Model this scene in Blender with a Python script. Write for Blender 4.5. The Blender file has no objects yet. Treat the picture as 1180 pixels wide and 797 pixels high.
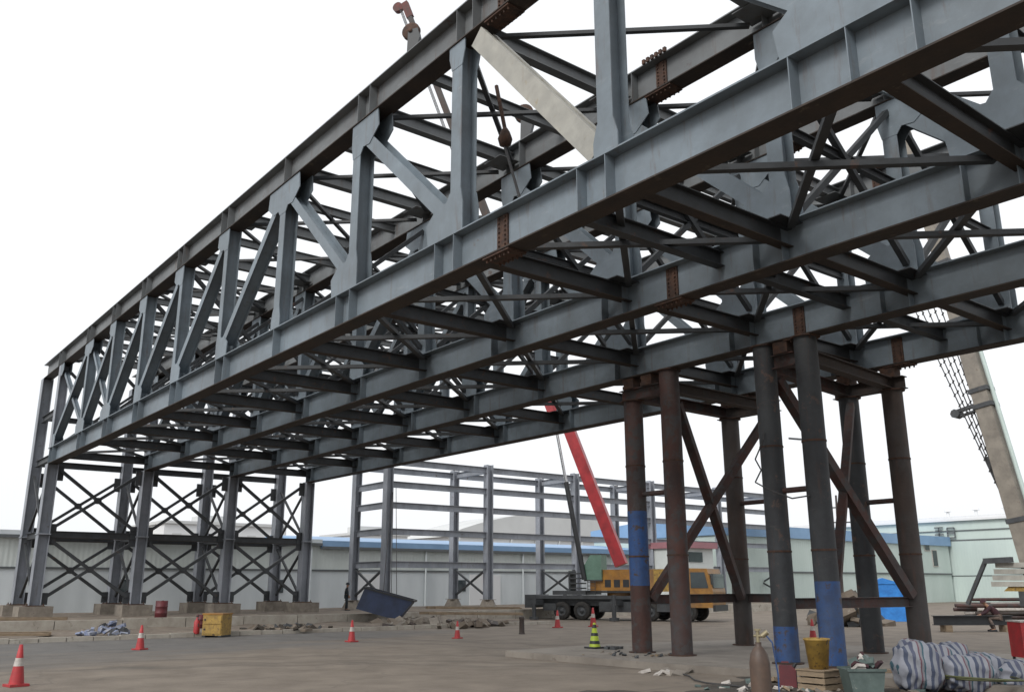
import bpy, math, random
from mathutils import Vector as V, Matrix, Euler
random.seed(7)
sc=bpy.context.scene; COL=sc.collection
rad=math.radians
# ------------------------------------------------------------------ helpers
class MB:
    def __init__(s): s.v=[]; s.f=[]; s.m=[]; s.sm=[]
    def add(s,vs,fs,mi=0,smooth=False):
        o=len(s.v); s.v+= [tuple(x) for x in vs]
        for k,f in enumerate(fs):
            s.f.append([i+o for i in f]); s.m.append(mi[k] if isinstance(mi,(list,tuple)) else mi); s.sm.append(smooth)
        return s
    def obox(s,c,ax,ay,az,mi=0):           # centre and three half axes
        c=V(c);ax=V(ax);ay=V(ay);az=V(az)
        vs=[c+ax*i+ay*j+az*k for k in(-1,1) for j in(-1,1) for i in(-1,1)]
        return s.add(vs,[(0,2,3,1),(4,5,7,6),(0,1,5,4),(2,6,7,3),(0,4,6,2),(1,3,7,5)],mi)
    def box(s,x0,x1,y0,y1,z0,z1,mi=0):
        return s.obox(((x0+x1)/2,(y0+y1)/2,(z0+z1)/2),((x1-x0)/2,0,0),(0,(y1-y0)/2,0),(0,0,(z1-z0)/2),mi)
    def bar(s,p,q,w,h,up=(0,0,1),w2=None,h2=None,mi=0):   # rectangular bar, w sideways, h along up
        p=V(p);q=V(q);d=(q-p).normalized();up=V(up);sd=d.cross(up).normalized();u=sd.cross(d).normalized()
        w2=w if w2 is None else w2; h2=h if h2 is None else h2
        vs=[p-sd*w/2-u*h/2,p+sd*w/2-u*h/2,p-sd*w/2+u*h/2,p+sd*w/2+u*h/2,
            q-sd*w2/2-u*h2/2,q+sd*w2/2-u*h2/2,q-sd*w2/2+u*h2/2,q+sd*w2/2+u*h2/2]
        return s.add(vs,[(0,2,3,1),(4,5,7,6),(0,1,5,4),(2,6,7,3),(0,4,6,2),(1,3,7,5)],mi)
    def hb(s,p,q,b,h,tf,tw,up=(0,0,1),mi=0,under=None):   # H section, flanges facing +-up
        p=V(p);q=V(q);d=(q-p).normalized();up=V(up);sd=d.cross(up).normalized();u=sd.cross(d).normalized()
        L=(q-p).length; c=(p+q)/2; a=d*L/2
        s.obox(c+u*(h-tf)/2,a,sd*b/2,u*tf/2,mi)
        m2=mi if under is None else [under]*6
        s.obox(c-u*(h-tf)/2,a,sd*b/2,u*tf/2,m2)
        s.obox(c,a,sd*tw/2,u*(h/2-tf),mi)
        return s
    def tube(s,p,q,r,r2=None,n=12,mi=0,caps=True,smooth=True):
        p=V(p);q=V(q);d=(q-p).normalized();r2=r if r2 is None else r2
        a=V((1,0,0)) if abs(d.x)<.9 else V((0,1,0)); s1=d.cross(a).normalized(); s2=d.cross(s1)
        vs=[]
        for P,R in((p,r),(q,r2)):
            for i in range(n): t=2*math.pi*i/n; vs.append(P+s1*math.cos(t)*R+s2*math.sin(t)*R)
        s.add(vs,[(i,(i+1)%n,n+(i+1)%n,n+i) for i in range(n)],mi,smooth)
        if caps: s.add(vs,[tuple(range(n))[::-1],tuple(range(n,2*n))],mi)
        return s
    def lathe(s,c,prof,n=16,mi=0,smooth=True,axis='z'):
        c=V(c);vs=[]
        for r,z in prof:
            for i in range(n):
                t=2*math.pi*i/n
                if axis=='z': vs.append(c+V((r*math.cos(t),r*math.sin(t),z)))
                elif axis=='y': vs.append(c+V((r*math.cos(t),z,r*math.sin(t))))
                else: vs.append(c+V((z,r*math.cos(t),r*math.sin(t))))
        fs=[(k*n+i,k*n+(i+1)%n,(k+1)*n+(i+1)%n,(k+1)*n+i) for k in range(len(prof)-1) for i in range(n)]
        return s.add(vs,fs,mi,smooth)
    def prism(s,poly,off,mi=0):            # polygon in 3D extruded along off
        n=len(poly); off=V(off); vs=[V(p) for p in poly]+[V(p)+off for p in poly]
        fs=[tuple(range(n)),tuple(range(2*n-1,n-1,-1))]+[(i,i+n,(i+1)%n+n,(i+1)%n) for i in range(n)]
        return s.add(vs,fs,mi)
    def build(s,name,mats,parent=None,label=None,**kw):
        me=bpy.data.meshes.new(name); me.from_pydata(s.v,[],s.f)
        for i,p in enumerate(me.polygons): p.material_index=s.m[i]; p.use_smooth=s.sm[i]
        for m in (mats if isinstance(mats,(list,tuple)) else [mats]): me.materials.append(m)
        import bmesh
        b=bmesh.new(); b.from_mesh(me); bmesh.ops.recalc_face_normals(b,faces=b.faces); b.to_mesh(me); b.free()
        o=bpy.data.objects.new(name,me); COL.objects.link(o); o.parent=parent
        if label: o['label']=label
        for k,x in kw.items(): o[k]=x
        return o
def thing(name,label,cat,loc=(0,0,0),rz=0,group=None):
    o=bpy.data.objects.new(name,None); COL.objects.link(o); o.location=loc; o.rotation_euler=(0,0,rz)
    o.empty_display_size=.2; o['label']=label; o['category']=cat
    if group: o['group']=group
    return o
def tag(o,label,cat,group=None,kind=None):
    o['label']=label; o['category']=cat
    if group:o['group']=group
    if kind:o['kind']=kind
    return o
def dup(root,loc,rz,label,group=None):
    r=root.copy(); COL.objects.link(r); r.location=loc; r.rotation_euler=(0,0,rz); r['label']=label
    if group: r['group']=group
    for ch in list(root.children):
        c=ch.copy(); COL.objects.link(c); c.parent=r
        for g in ch.children:
            d=g.copy(); COL.objects.link(d); d.parent=c
    return r
# ------------------------------------------------------------------ materials
def lin(c): return tuple(((x/255)/12.92 if x/255<=.04045 else ((x/255+.055)/1.055)**2.4) for x in c)+(1,)
def mat(name,col,col2=None,scale=1.5,rough=.6,metal=0,bump=.0,bscale=20,spots=None,sscale=3,sthr=.62,stretch=(1,1,1),rvar=.1,mix2=.5):
    m=bpy.data.materials.new(name); m.use_nodes=True; N=m.node_tree.nodes; L=m.node_tree.links
    b=N['Principled BSDF']; b.inputs['Metallic'].default_value=metal; b.inputs['Roughness'].default_value=rough
    tc=N.new('ShaderNodeTexCoord'); mp=N.new('ShaderNodeMapping'); mp.inputs['Scale'].default_value=stretch
    L.new(tc.outputs['Object'],mp.inputs[0])
    n=N.new('ShaderNodeTexNoise'); n.inputs['Scale'].default_value=scale; n.inputs['Detail'].default_value=8; n.inputs['Roughness'].default_value=.65
    L.new(mp.outputs[0],n.inputs['Vector'])
    r=N.new('ShaderNodeValToRGB'); c2=col2 if col2 else tuple(x*.72 for x in col[:3])+(1,)
    r.color_ramp.elements[0].position=.35; r.color_ramp.elements[0].color=c2 if len(c2)==4 else c2+(1,)
    r.color_ramp.elements[1].position=.65; r.color_ramp.elements[1].color=col if len(col)==4 else col+(1,)
    L.new(n.outputs['Fac'],r.inputs[0]); out=r.outputs[0]
    if spots:
        n2=N.new('ShaderNodeTexNoise'); n2.inputs['Scale'].default_value=sscale; n2.inputs['Detail'].default_value=10; n2.inputs['Roughness'].default_value=.7
        L.new(tc.outputs['Object'],n2.inputs['Vector'])
        rr=N.new('ShaderNodeValToRGB'); rr.color_ramp.elements[0].position=sthr; rr.color_ramp.elements[1].position=sthr+.08
        rr.color_ramp.elements[0].color=(0,0,0,1); rr.color_ramp.elements[1].color=(1,1,1,1)
        L.new(n2.outputs['Fac'],rr.inputs[0])
        mx=N.new('ShaderNodeMix'); mx.data_type='RGBA'; mx.inputs[7].default_value=spots if len(spots)==4 else spots+(1,)
        L.new(rr.outputs[0],mx.inputs[0]); L.new(out,mx.inputs[6]); out=mx.outputs[2]
    L.new(out,b.inputs['Base Color'])
    if rvar:
        mr=N.new('ShaderNodeMapRange'); mr.inputs[3].default_value=max(.05,rough-rvar); mr.inputs[4].default_value=min(1,rough+rvar)
        L.new(n.outputs['Fac'],mr.inputs[0]); L.new(mr.outputs[0],b.inputs['Roughness'])
    if bump:
        nb=N.new('ShaderNodeTexNoise'); nb.inputs['Scale'].default_value=bscale; nb.inputs['Detail'].default_value=6
        L.new(tc.outputs['Object'],nb.inputs['Vector'])
        bp=N.new('ShaderNodeBump'); bp.inputs['Strength'].default_value=bump; bp.inputs['Distance'].default_value=.02
        L.new(nb.outputs['Fac'],bp.inputs['Height']); L.new(bp.outputs[0],b.inputs['Normal'])
    return m
M={}
RUST=(.075,.042,.026)
M['steel']=mat('grey_blue_steel_paint',(.19,.232,.268),(.132,.160,.184),scale=.9,rough=.5,bump=.15,bscale=3,spots=(.12,.085,.06),sscale=2.2,sthr=.66)
M['steel_top']=mat('dusty_steel_paint',(.165,.177,.184),(.105,.108,.11),scale=.8,rough=.5,bump=.15,bscale=3,spots=(.085,.055,.045),sscale=1.6,sthr=.62)
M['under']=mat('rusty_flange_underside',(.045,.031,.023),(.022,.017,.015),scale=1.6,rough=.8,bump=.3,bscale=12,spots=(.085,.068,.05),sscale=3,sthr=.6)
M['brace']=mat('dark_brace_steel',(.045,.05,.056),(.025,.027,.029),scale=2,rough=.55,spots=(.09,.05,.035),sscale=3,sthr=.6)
M['rust']=mat('rust_plate',(.09,.045,.028),(.032,.02,.016),scale=6,rough=.85,bump=.5,bscale=25)
M['beige']=mat('unpainted_beige_primer',(.38,.37,.33),(.29,.28,.25),scale=1.5,rough=.6,spots=(.28,.24,.17),sscale=2,sthr=.6)
M['col']=mat('column_grey_paint',(.30,.32,.36),(.21,.225,.255),scale=1,rough=.5,spots=(.1,.07,.055),sscale=2,sthr=.62,stretch=(1,1,.3))
M['tube']=mat('rusty_tube',(.085,.034,.026),(.034,.02,.018),scale=1.6,rough=.75,bump=.4,bscale=14,spots=(.05,.045,.045),sscale=2.4,sthr=.5,stretch=(1,1,.35))
M['tube_dark']=mat('dark_tube',(.038,.041,.046),(.022,.023,.026),scale=1.8,rough=.7,bump=.3,bscale=14,spots=(.1,.06,.045),sscale=2.4,sthr=.58,stretch=(1,1,.35))
M['tube_blue']=mat('blue_painted_tube',(.018,.085,.27),(.018,.045,.13),scale=3.5,rough=.6,spots=(.05,.032,.028),sscale=3.5,sthr=.54)
M['tube_brown']=mat('brown_tube',(.066,.046,.038),(.035,.026,.023),scale=2,rough=.75,bump=.3,spots=(.05,.04,.035),sscale=2,sthr=.55,stretch=(1,1,.4))
M['red']=mat('red_crane_paint',(.36,.022,.028),(.2,.015,.02),scale=1.5,rough=.4,spots=(.12,.03,.03),sscale=4,sthr=.68)
M['red_worn']=mat('worn_red_paint',(.14,.035,.03),(.06,.025,.022),scale=3,rough=.7)
M['redplas']=mat('red_plastic',(.42,.03,.035),(.27,.028,.03),scale=5,rough=.55,spots=(.22,.13,.1),sscale=6,sthr=.6)
M['white']=mat('white_band',(.5,.47,.44),(.33,.3,.27),scale=8,rough=.5)
M['yellow']=mat('yellow_crane_paint',(.38,.18,.025),(.22,.10,.02),scale=2,rough=.45,spots=(.1,.07,.04),sscale=4,sthr=.64)
M['yel2']=mat('dirty_yellow_paint',(.38,.24,.05),(.22,.14,.04),scale=6,rough=.6,spots=(.08,.05,.03),sscale=7,sthr=.56)
M['lime']=mat('lime_plastic',(.42,.52,.04),(.3,.4,.04),scale=6,rough=.5)
M['black']=mat('black_paint',(.025,.027,.03),(.015,.016,.018),scale=4,rough=.5)
M['rubber']=mat('tyre_rubber',(.022,.021,.02),(.04,.037,.034),scale=8,rough=.9,bump=.3)
M['darkgrey']=mat('dark_grey_paint',(.06,.065,.07),(.035,.037,.04),scale=3,rough=.6,spots=(.1,.08,.06),sscale=4,sthr=.6)
M['glass']=mat('dark_window_glass',(.04,.055,.06),(.03,.04,.045),scale=2,rough=.08,rvar=0)
M['gglass']=mat('green_tinted_glass',(.10,.19,.14),(.07,.14,.1),scale=2,rough=.1,rvar=0)
M['chrome']=mat('chrome_rod',(.6,.6,.6),(.5,.5,.5),scale=3,rough=.25,metal=1)
M['skip']=mat('navy_skip_paint',(.028,.045,.10),(.018,.028,.06),scale=2,rough=.5,spots=(.05,.035,.03),sscale=4,sthr=.64)
M['conc']=mat('concrete',(.25,.22,.185),(.15,.13,.108),scale=2.5,rough=.9,bump=.5,bscale=12,spots=(.14,.12,.1),sscale=3,sthr=.6)
M['rope']=mat('wire_rope',(.05,.048,.05),(.03,.03,.03),scale=9,rough=.6)
M['skin']=mat('skin',(.36,.20,.13),(.3,.16,.1),scale=9,rough=.6)
M['cloth_d']=mat('dark_cloth',(.025,.032,.038),(.015,.02,.025),scale=8,rough=.9)
M['camo']=mat('patterned_trousers',(.25,.19,.16),(.07,.055,.05),scale=9,rough=.95)
M['maroon']=mat('maroon_jacket',(.07,.025,.03),(.03,.015,.02),scale=6,rough=.9)
M['boom2']=mat('beige_crane_boom',(.24,.215,.18),(.16,.142,.12),scale=1.5,rough=.55,spots=(.12,.09,.07),sscale=2,sthr=.6)
M['tarp']=mat('blue_tarpaulin',(.03,.22,.62),(.02,.15,.45),scale=3,rough=.5,bump=.5,bscale=5)
M['wood']=mat('weathered_timber',(.28,.21,.14),(.16,.12,.08),scale=3,rough=.85,stretch=(1,1,4))
M['tub']=mat('grey_green_plastic',(.10,.135,.125),(.065,.09,.085),scale=4,rough=.5,spots=(.3,.3,.27),sscale=5,sthr=.62)
M['bluebag']=mat('blue_white_scrap',(.10,.14,.28),(.35,.36,.38),scale=6,rough=.8)
M['roofblue']=mat('blue_roof_sheet',(.22,.36,.55),(.17,.29,.46),scale=.4,rough=.45)
M['pink']=mat('faded_red_roof',(.33,.15,.17),(.27,.13,.15),scale=1,rough=.6)
def weather(m,runs=.5,rust=(.10,.055,.035,1),pale=(.36,.37,.37,1)):
    # rust runs and chalky scuffs over an existing painted-steel material
    N=m.node_tree.nodes; L=m.node_tree.links; b=N['Principled BSDF']; src=b.inputs['Base Color'].links[0].from_socket
    tc=N.new('ShaderNodeTexCoord')
    def layer(src,st,sc,lo,hi,col,amt):
        mp=N.new('ShaderNodeMapping'); mp.inputs['Scale'].default_value=st; L.new(tc.outputs['Object'],mp.inputs[0])
        n=N.new('ShaderNodeTexNoise'); n.inputs['Scale'].default_value=sc; n.inputs['Detail'].default_value=7; n.inputs['Roughness'].default_value=.72; L.new(mp.outputs[0],n.inputs['Vector'])
        r=N.new('ShaderNodeMapRange'); r.inputs[1].default_value=lo; r.inputs[2].default_value=hi; r.inputs[3].default_value=0; r.inputs[4].default_value=amt; L.new(n.outputs['Fac'],r.inputs[0])
        x=N.new('ShaderNodeMix'); x.data_type='RGBA'; x.inputs[7].default_value=col; L.new(r.outputs[0],x.inputs[0]); L.new(src,x.inputs[6]); return x.outputs[2]
    o=layer(src,(3.2,3.2,.35),1.6,.56,.70,rust,runs)
    o=layer(o,(.5,.5,2.2),3.0,.60,.74,pale,.35)
    o=layer(o,(1,1,1),.35,.42,.62,(.085,.095,.10,1),.35)
    L.new(o,b.inputs['Base Color'])
weather(M['steel']); weather(M['steel_top'],.6); weather(M['col'],.4)
for k_ in('tube','tube_dark','tube_brown'): weather(M[k_],.5,(.10,.042,.026,1),(.12,.10,.09,1))
weather(M['tube_blue'],.8,(.045,.028,.024,1),(.03,.10,.25,1)); weather(M['beige'],.3,(.2,.15,.1,1),(.5,.48,.44,1)); weather(M['yellow'],.4,(.12,.08,.04,1),(.5,.4,.2,1))
def cladding(name,col,col2,per=.25,rough=.55,axis='Y'):
    m=mat(name,col,col2,scale=.35,rough=rough,stretch=(1,1,.25)); N=m.node_tree.nodes; L=m.node_tree.links
    tc=N.new('ShaderNodeTexCoord'); sp=N.new('ShaderNodeSeparateXYZ'); L.new(tc.outputs['Object'],sp.inputs[0])
    w=N.new('ShaderNodeMath'); w.operation='MULTIPLY'; w.inputs[1].default_value=2*math.pi/per; L.new(sp.outputs[axis],w.inputs[0])
    s=N.new('ShaderNodeMath'); s.operation='SINE'; L.new(w.outputs[0],s.inputs[0])
    bp=N.new('ShaderNodeBump'); bp.inputs['Strength'].default_value=.3; bp.inputs['Distance'].default_value=.02
    L.new(s.outputs[0],bp.inputs['Height']); L.new(bp.outputs[0],N['Principled BSDF'].inputs['Normal'])
    return m
M['clad_green']=cladding('pale_green_cladding',(.58,.62,.60),(.50,.54,.52),.3)
M['clad_grey']=cladding('pale_grey_panels',(.60,.64,.66),(.5,.54,.56),1.2)
M['clad_lt']=cladding('pale_aqua_cladding',(.52,.60,.57),(.45,.53,.5),.35,axis='Y')
M['clad_x']=cladding('pale_aqua_gable_cladding',(.50,.59,.56),(.44,.52,.5),.35,axis='X')
M['far']=mat('distant_grey_wall',(.70,.71,.72),(.64,.65,.66),scale=.15,rough=.9)
M['farroof']=mat('distant_grey_roof',(.56,.57,.57),(.5,.51,.51),scale=.15,rough=.9)
M['trim']=mat('dark_trim',(.12,.13,.14),(.09,.1,.1),scale=1,rough=.6)
M['palecab']=mat('white_cabin_wall',(.55,.58,.57),(.48,.51,.5),scale=1,rough=.6)
# striped woven sack
def striped():
    m=mat('striped_woven_sack',(.3,.31,.35),rough=.7,bump=.5,bscale=14); N=m.node_tree.nodes; L=m.node_tree.links
    tc=N.new('ShaderNodeTexCoord'); sp=N.new('ShaderNodeSeparateXYZ'); nz=N.new('ShaderNodeTexNoise'); nz.inputs['Scale'].default_value=3
    L.new(tc.outputs['Object'],nz.inputs['Vector']); L.new(tc.outputs['Object'],sp.inputs[0])
    a=N.new('ShaderNodeMath'); a.operation='MULTIPLY_ADD'; a.inputs[1].default_value=.07; L.new(nz.outputs['Fac'],a.inputs[0]); L.new(sp.outputs['X'],a.inputs[2])
    b=N.new('ShaderNodeMath'); b.operation='MULTIPLY'; b.inputs[1].default_value=2.3; L.new(a.outputs[0],b.inputs[0])
    c=N.new('ShaderNodeMath'); c.operation='FRACT'; L.new(b.outputs[0],c.inputs[0])
    r=N.new('ShaderNodeValToRGB'); r.color_ramp.interpolation='CONSTANT'; e=r.color_ramp.elements
    e[0].position=0; e[0].color=(.26,.27,.31,1); e[1].position=.22; e[1].color=(.06,.075,.12,1)
    for p,cc in((.36,(.22,.23,.26,1)),(.50,(.08,.09,.14,1)),(.62,(.25,.26,.29,1)),(.78,(.13,.06,.08,1)),(.84,(.20,.2,.22,1)),(.93,(.035,.09,.12,1))):
        x=e.new(p); x.color=cc
    L.new(c.outputs[0],r.inputs[0]); L.new(r.outputs[0],N['Principled BSDF'].inputs['Base Color'])
    return m
M['sack']=striped()
# ground materials (world position = object coords; sheets sit at the origin)
def ground_mat():
    m=bpy.data.materials.new('dusty_road_surface'); m.use_nodes=True; N=m.node_tree.nodes; L=m.node_tree.links; b=N['Principled BSDF']
    tc=N.new('ShaderNodeTexCoord')
    def noise(s,d=8,st=(1,1,1),dist=0):
        mp=N.new('ShaderNodeMapping'); mp.inputs['Scale'].default_value=st; L.new(tc.outputs['Object'],mp.inputs[0])
        n=N.new('ShaderNodeTexNoise'); n.inputs['Scale'].default_value=s; n.inputs['Detail'].default_value=d; n.inputs['Roughness'].default_value=.6; n.inputs['Distortion'].default_value=dist
        L.new(mp.outputs[0],n.inputs['Vector']); return n.outputs['Fac']
    def ramp(f,a,ca,bb,cb):
        r=N.new('ShaderNodeValToRGB'); r.color_ramp.elements[0].position=a; r.color_ramp.elements[0].color=ca; r.color_ramp.elements[1].position=bb; r.color_ramp.elements[1].color=cb
        L.new(f,r.inputs[0]); return r.outputs[0]
    def mix(f,a,c):
        x=N.new('ShaderNodeMix'); x.data_type='RGBA'; 
        if isinstance(f,float): x.inputs[0].default_value=f
        else: L.new(f,x.inputs[0])
        for i,q in((6,a),(7,c)):
            if isinstance(q,tuple): x.inputs[i].default_value=q
            else: L.new(q,x.inputs[i])
        return x.outputs[2]
    asph=ramp(noise(1.2),.3,(.095,.09,.085,1),.7,(.135,.128,.12,1))
    dust=ramp(noise(.8),.3,(.125,.102,.08,1),.7,(.205,.172,.138,1))
    # dusty where traffic turns: long streaks running along the road (Y) plus blotches
    big=noise(.16,6,(1.6,.35,1),1.0)
    sp=N.new('ShaderNodeSeparateXYZ'); L.new(tc.outputs['Object'],sp.inputs[0])
    mr=N.new('ShaderNodeMapRange'); mr.inputs[1].default_value=-26; mr.inputs[2].default_value=-13; L.new(sp.outputs['X'],mr.inputs[0])
    ad=N.new('ShaderNodeMath'); ad.operation='MULTIPLY_ADD'; ad.inputs[1].default_value=.42; L.new(mr.outputs[0],ad.inputs[0]); L.new(big,ad.inputs[2])
    my=N.new('ShaderNodeMapRange'); my.inputs[1].default_value=6; my.inputs[2].default_value=22; L.new(sp.outputs['Y'],my.inputs[0])
    ad2=N.new('ShaderNodeMath'); ad2.operation='MULTIPLY_ADD'; ad2.inputs[1].default_value=.5; L.new(my.outputs[0],ad2.inputs[0]); L.new(ad.outputs[0],ad2.inputs[2])
    fac=ramp(ad2.outputs[0],.58,(0,0,0,1),.78,(1,1,1,1))
    col=mix(fac,asph,dust)
    tr=ramp(noise(.5,9,(1.6,.16,1),1.6),.58,(0,0,0,1),.70,(.42,.42,.42,1))
    col=mix(tr,col,(.075,.062,.052,1))
    grit=ramp(noise(22,4),.62,(0,0,0,1),.72,(.6,.6,.6,1)); col=mix(grit,col,(.24,.21,.18,1))
    vo=N.new('ShaderNodeTexVoronoi'); vo.feature='DISTANCE_TO_EDGE'; vo.inputs['Scale'].default_value=.16
    wp=N.new('ShaderNodeMix'); wp.data_type='RGBA'; wp.inputs[0].default_value=.12; nn=N.new('ShaderNodeTexNoise'); nn.inputs['Scale'].default_value=.5; nn.inputs['Detail'].default_value=8
    L.new(tc.outputs['Object'],nn.inputs['Vector']); sc_=N.new('ShaderNodeVectorMath'); sc_.operation='MULTIPLY_ADD'; sc_.inputs[1].default_value=(3,3,3); L.new(nn.outputs['Color'],sc_.inputs[0]); L.new(tc.outputs['Object'],sc_.inputs[2]); L.new(sc_.outputs[0],vo.inputs['Vector'])
    crk=ramp(vo.outputs['Distance'],.0,(.3,.3,.3,1),.010,(0,0,0,1)); col=mix(crk,col,(.05,.045,.04,1))
    for cx,cy,r0,wd in((-3,-4,13.2,.17),(-3,-4,15.3,.17),(-8,-22,33,.2),(-8,-22,35.2,.2),(6,-12,24,.15)):   # curved tyre marks left by turning trucks
        dd=N.new('ShaderNodeVectorMath'); dd.operation='DISTANCE'; L.new(sc_.outputs[0],dd.inputs[0]); dd.inputs[1].default_value=(cx+1.5,cy+1.5,1.5)
        s1=N.new('ShaderNodeMath'); s1.operation='SUBTRACT'; s1.inputs[1].default_value=r0; L.new(dd.outputs['Value'],s1.inputs[0])
        s2=N.new('ShaderNodeMath'); s2.operation='ABSOLUTE'; L.new(s1.outputs[0],s2.inputs[0])
        col=mix(ramp(s2.outputs[0],wd*.6,(.38,.38,.38,1),wd*2,(0,0,0,1)),col,(.075,.066,.056,1))
    wet=ramp(noise(.35,6),.66,(0,0,0,1),.74,(.6,.6,.6,1)); col=mix(wet,col,(.06,.052,.045,1))
    L.new(col,b.inputs['Base Color']); b.inputs['Roughness'].default_value=.88
    bp=N.new('ShaderNodeBump'); bp.inputs['Strength'].default_value=.5; bp.inputs['Distance'].default_value=.03; L.new(noise(9,8),bp.inputs['Height']); L.new(bp.outputs[0],b.inputs['Normal'])
    return m
M['road']=ground_mat()
M['dirt']=mat('bare_dirt',(.20,.165,.13),(.115,.092,.072),scale=.8,rough=.95,bump=1,bscale=6,spots=(.3,.27,.23),sscale=3,sthr=.6)
M['slab']=mat('dusty_concrete_slab',(.25,.225,.195),(.16,.14,.12),scale=.7,rough=.9,bump=.5,bscale=8,spots=(.11,.09,.075),sscale=1.6,sthr=.6)
M['kerb']=mat('kerb_concrete',(.42,.39,.34),(.3,.27,.23),scale=1.5,rough=.9,bump=.4,spots=(.2,.17,.14),sscale=2,sthr=.58)
# ------------------------------------------------------------------ constants
P_=4.6; W=5.0; Z0=8.435; HC=.883; ZT=14.79; HT=.888; B=.5
XA=-43.0; XB=-47.39; ZF=1.108; PADZ=.5
def nx(n): return -P_*n if n<9 else XA+.05
NODES=list(range(-2,10))
# ------------------------------------------------------------------ ground
def grid(name,x0,x1,y0,y1,nxn,nyn,fz,m):
    b=MB(); vs=[]; 
    for j in range(nyn+1):
        for i in range(nxn+1):
            x=x0+(x1-x0)*i/nxn; y=y0+(y1-y0)*j/nyn; vs.append((x,y,fz(x,y)))
    b.add(vs,[(j*(nxn+1)+i,j*(nxn+1)+i+1,(j+1)*(nxn+1)+i+1,(j+1)*(nxn+1)+i) for j in range(nyn) for i in range(nxn)],0,True)
    o=b.build(name,m); o['kind']='structure'; return o
grid('ground',-900,900,-900,1200,20,20,lambda x,y:-.004,M['road'])
def bumpy(a,seed):
    return lambda x,y: a*(math.sin(x*1.7+seed)*math.sin(y*1.3+seed*2)+.6*math.sin(x*3.9-y*2.7)+.4*math.sin(y*6.1+x*.8))
h=bumpy(.04,1)
grid('verge',-36.6,-29.75,-40,24,28,240,lambda x,y:.12+h(x,y)*.8,M['dirt'])
h2=bumpy(.02,3)
grid('pad',-140,-36.8,-60,75,200,180,lambda x,y:PADZ+h2(x,y) if x>-52 else PADZ,M['dirt'])
b=MB(); y=-40.0
while y<24:
    l=1.0; dx=random.uniform(-.03,.03)
    b.box(-29.75+dx,-29.5+dx,y,y+l-.03,-.1,.17+random.uniform(-.02,.02)); y+=l
b.build('kerb',M['kerb'],kind='structure')
b=MB(); y=-60.0
while y<76:
    b.box(-36.9,-36.55+random.uniform(-.02,.02),y,y+2.96,-.1,PADZ+.07+random.uniform(-.02,.02)); y+=3
b.build('retaining_kerb',M['kerb'],kind='structure')
# concrete slab under the towers, chamfered outline
b=MB(); top=.17
poly=[(-12.6,7.6),(-6.2,7.9),(-1.2,8.9),(3.6,9.2),(5.5,13),(5,17.5),(-5,17.9),(-11.6,17.4),(-12.9,12)]
b.prism([(x,y,-.05) for x,y in poly],(0,0,top+.05)); b.build('slab',M['slab'],kind='structure')
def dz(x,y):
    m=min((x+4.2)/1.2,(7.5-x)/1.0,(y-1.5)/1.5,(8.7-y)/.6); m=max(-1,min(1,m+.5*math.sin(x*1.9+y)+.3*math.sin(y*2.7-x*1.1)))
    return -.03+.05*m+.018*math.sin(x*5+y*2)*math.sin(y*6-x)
M['dirt_shade']=mat('dark_dirt_and_shade',(.06,.05,.04),(.032,.027,.022),scale=1.6,rough=.95,bump=1,bscale=9,spots=(.13,.115,.095),sscale=7,sthr=.64)  # dark dirt; shade under the bridge is also put into its colour
grid('shaded_dirt',-5.5,8.5,0,9.6,90,70,dz,M['dirt_shade'])
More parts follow.
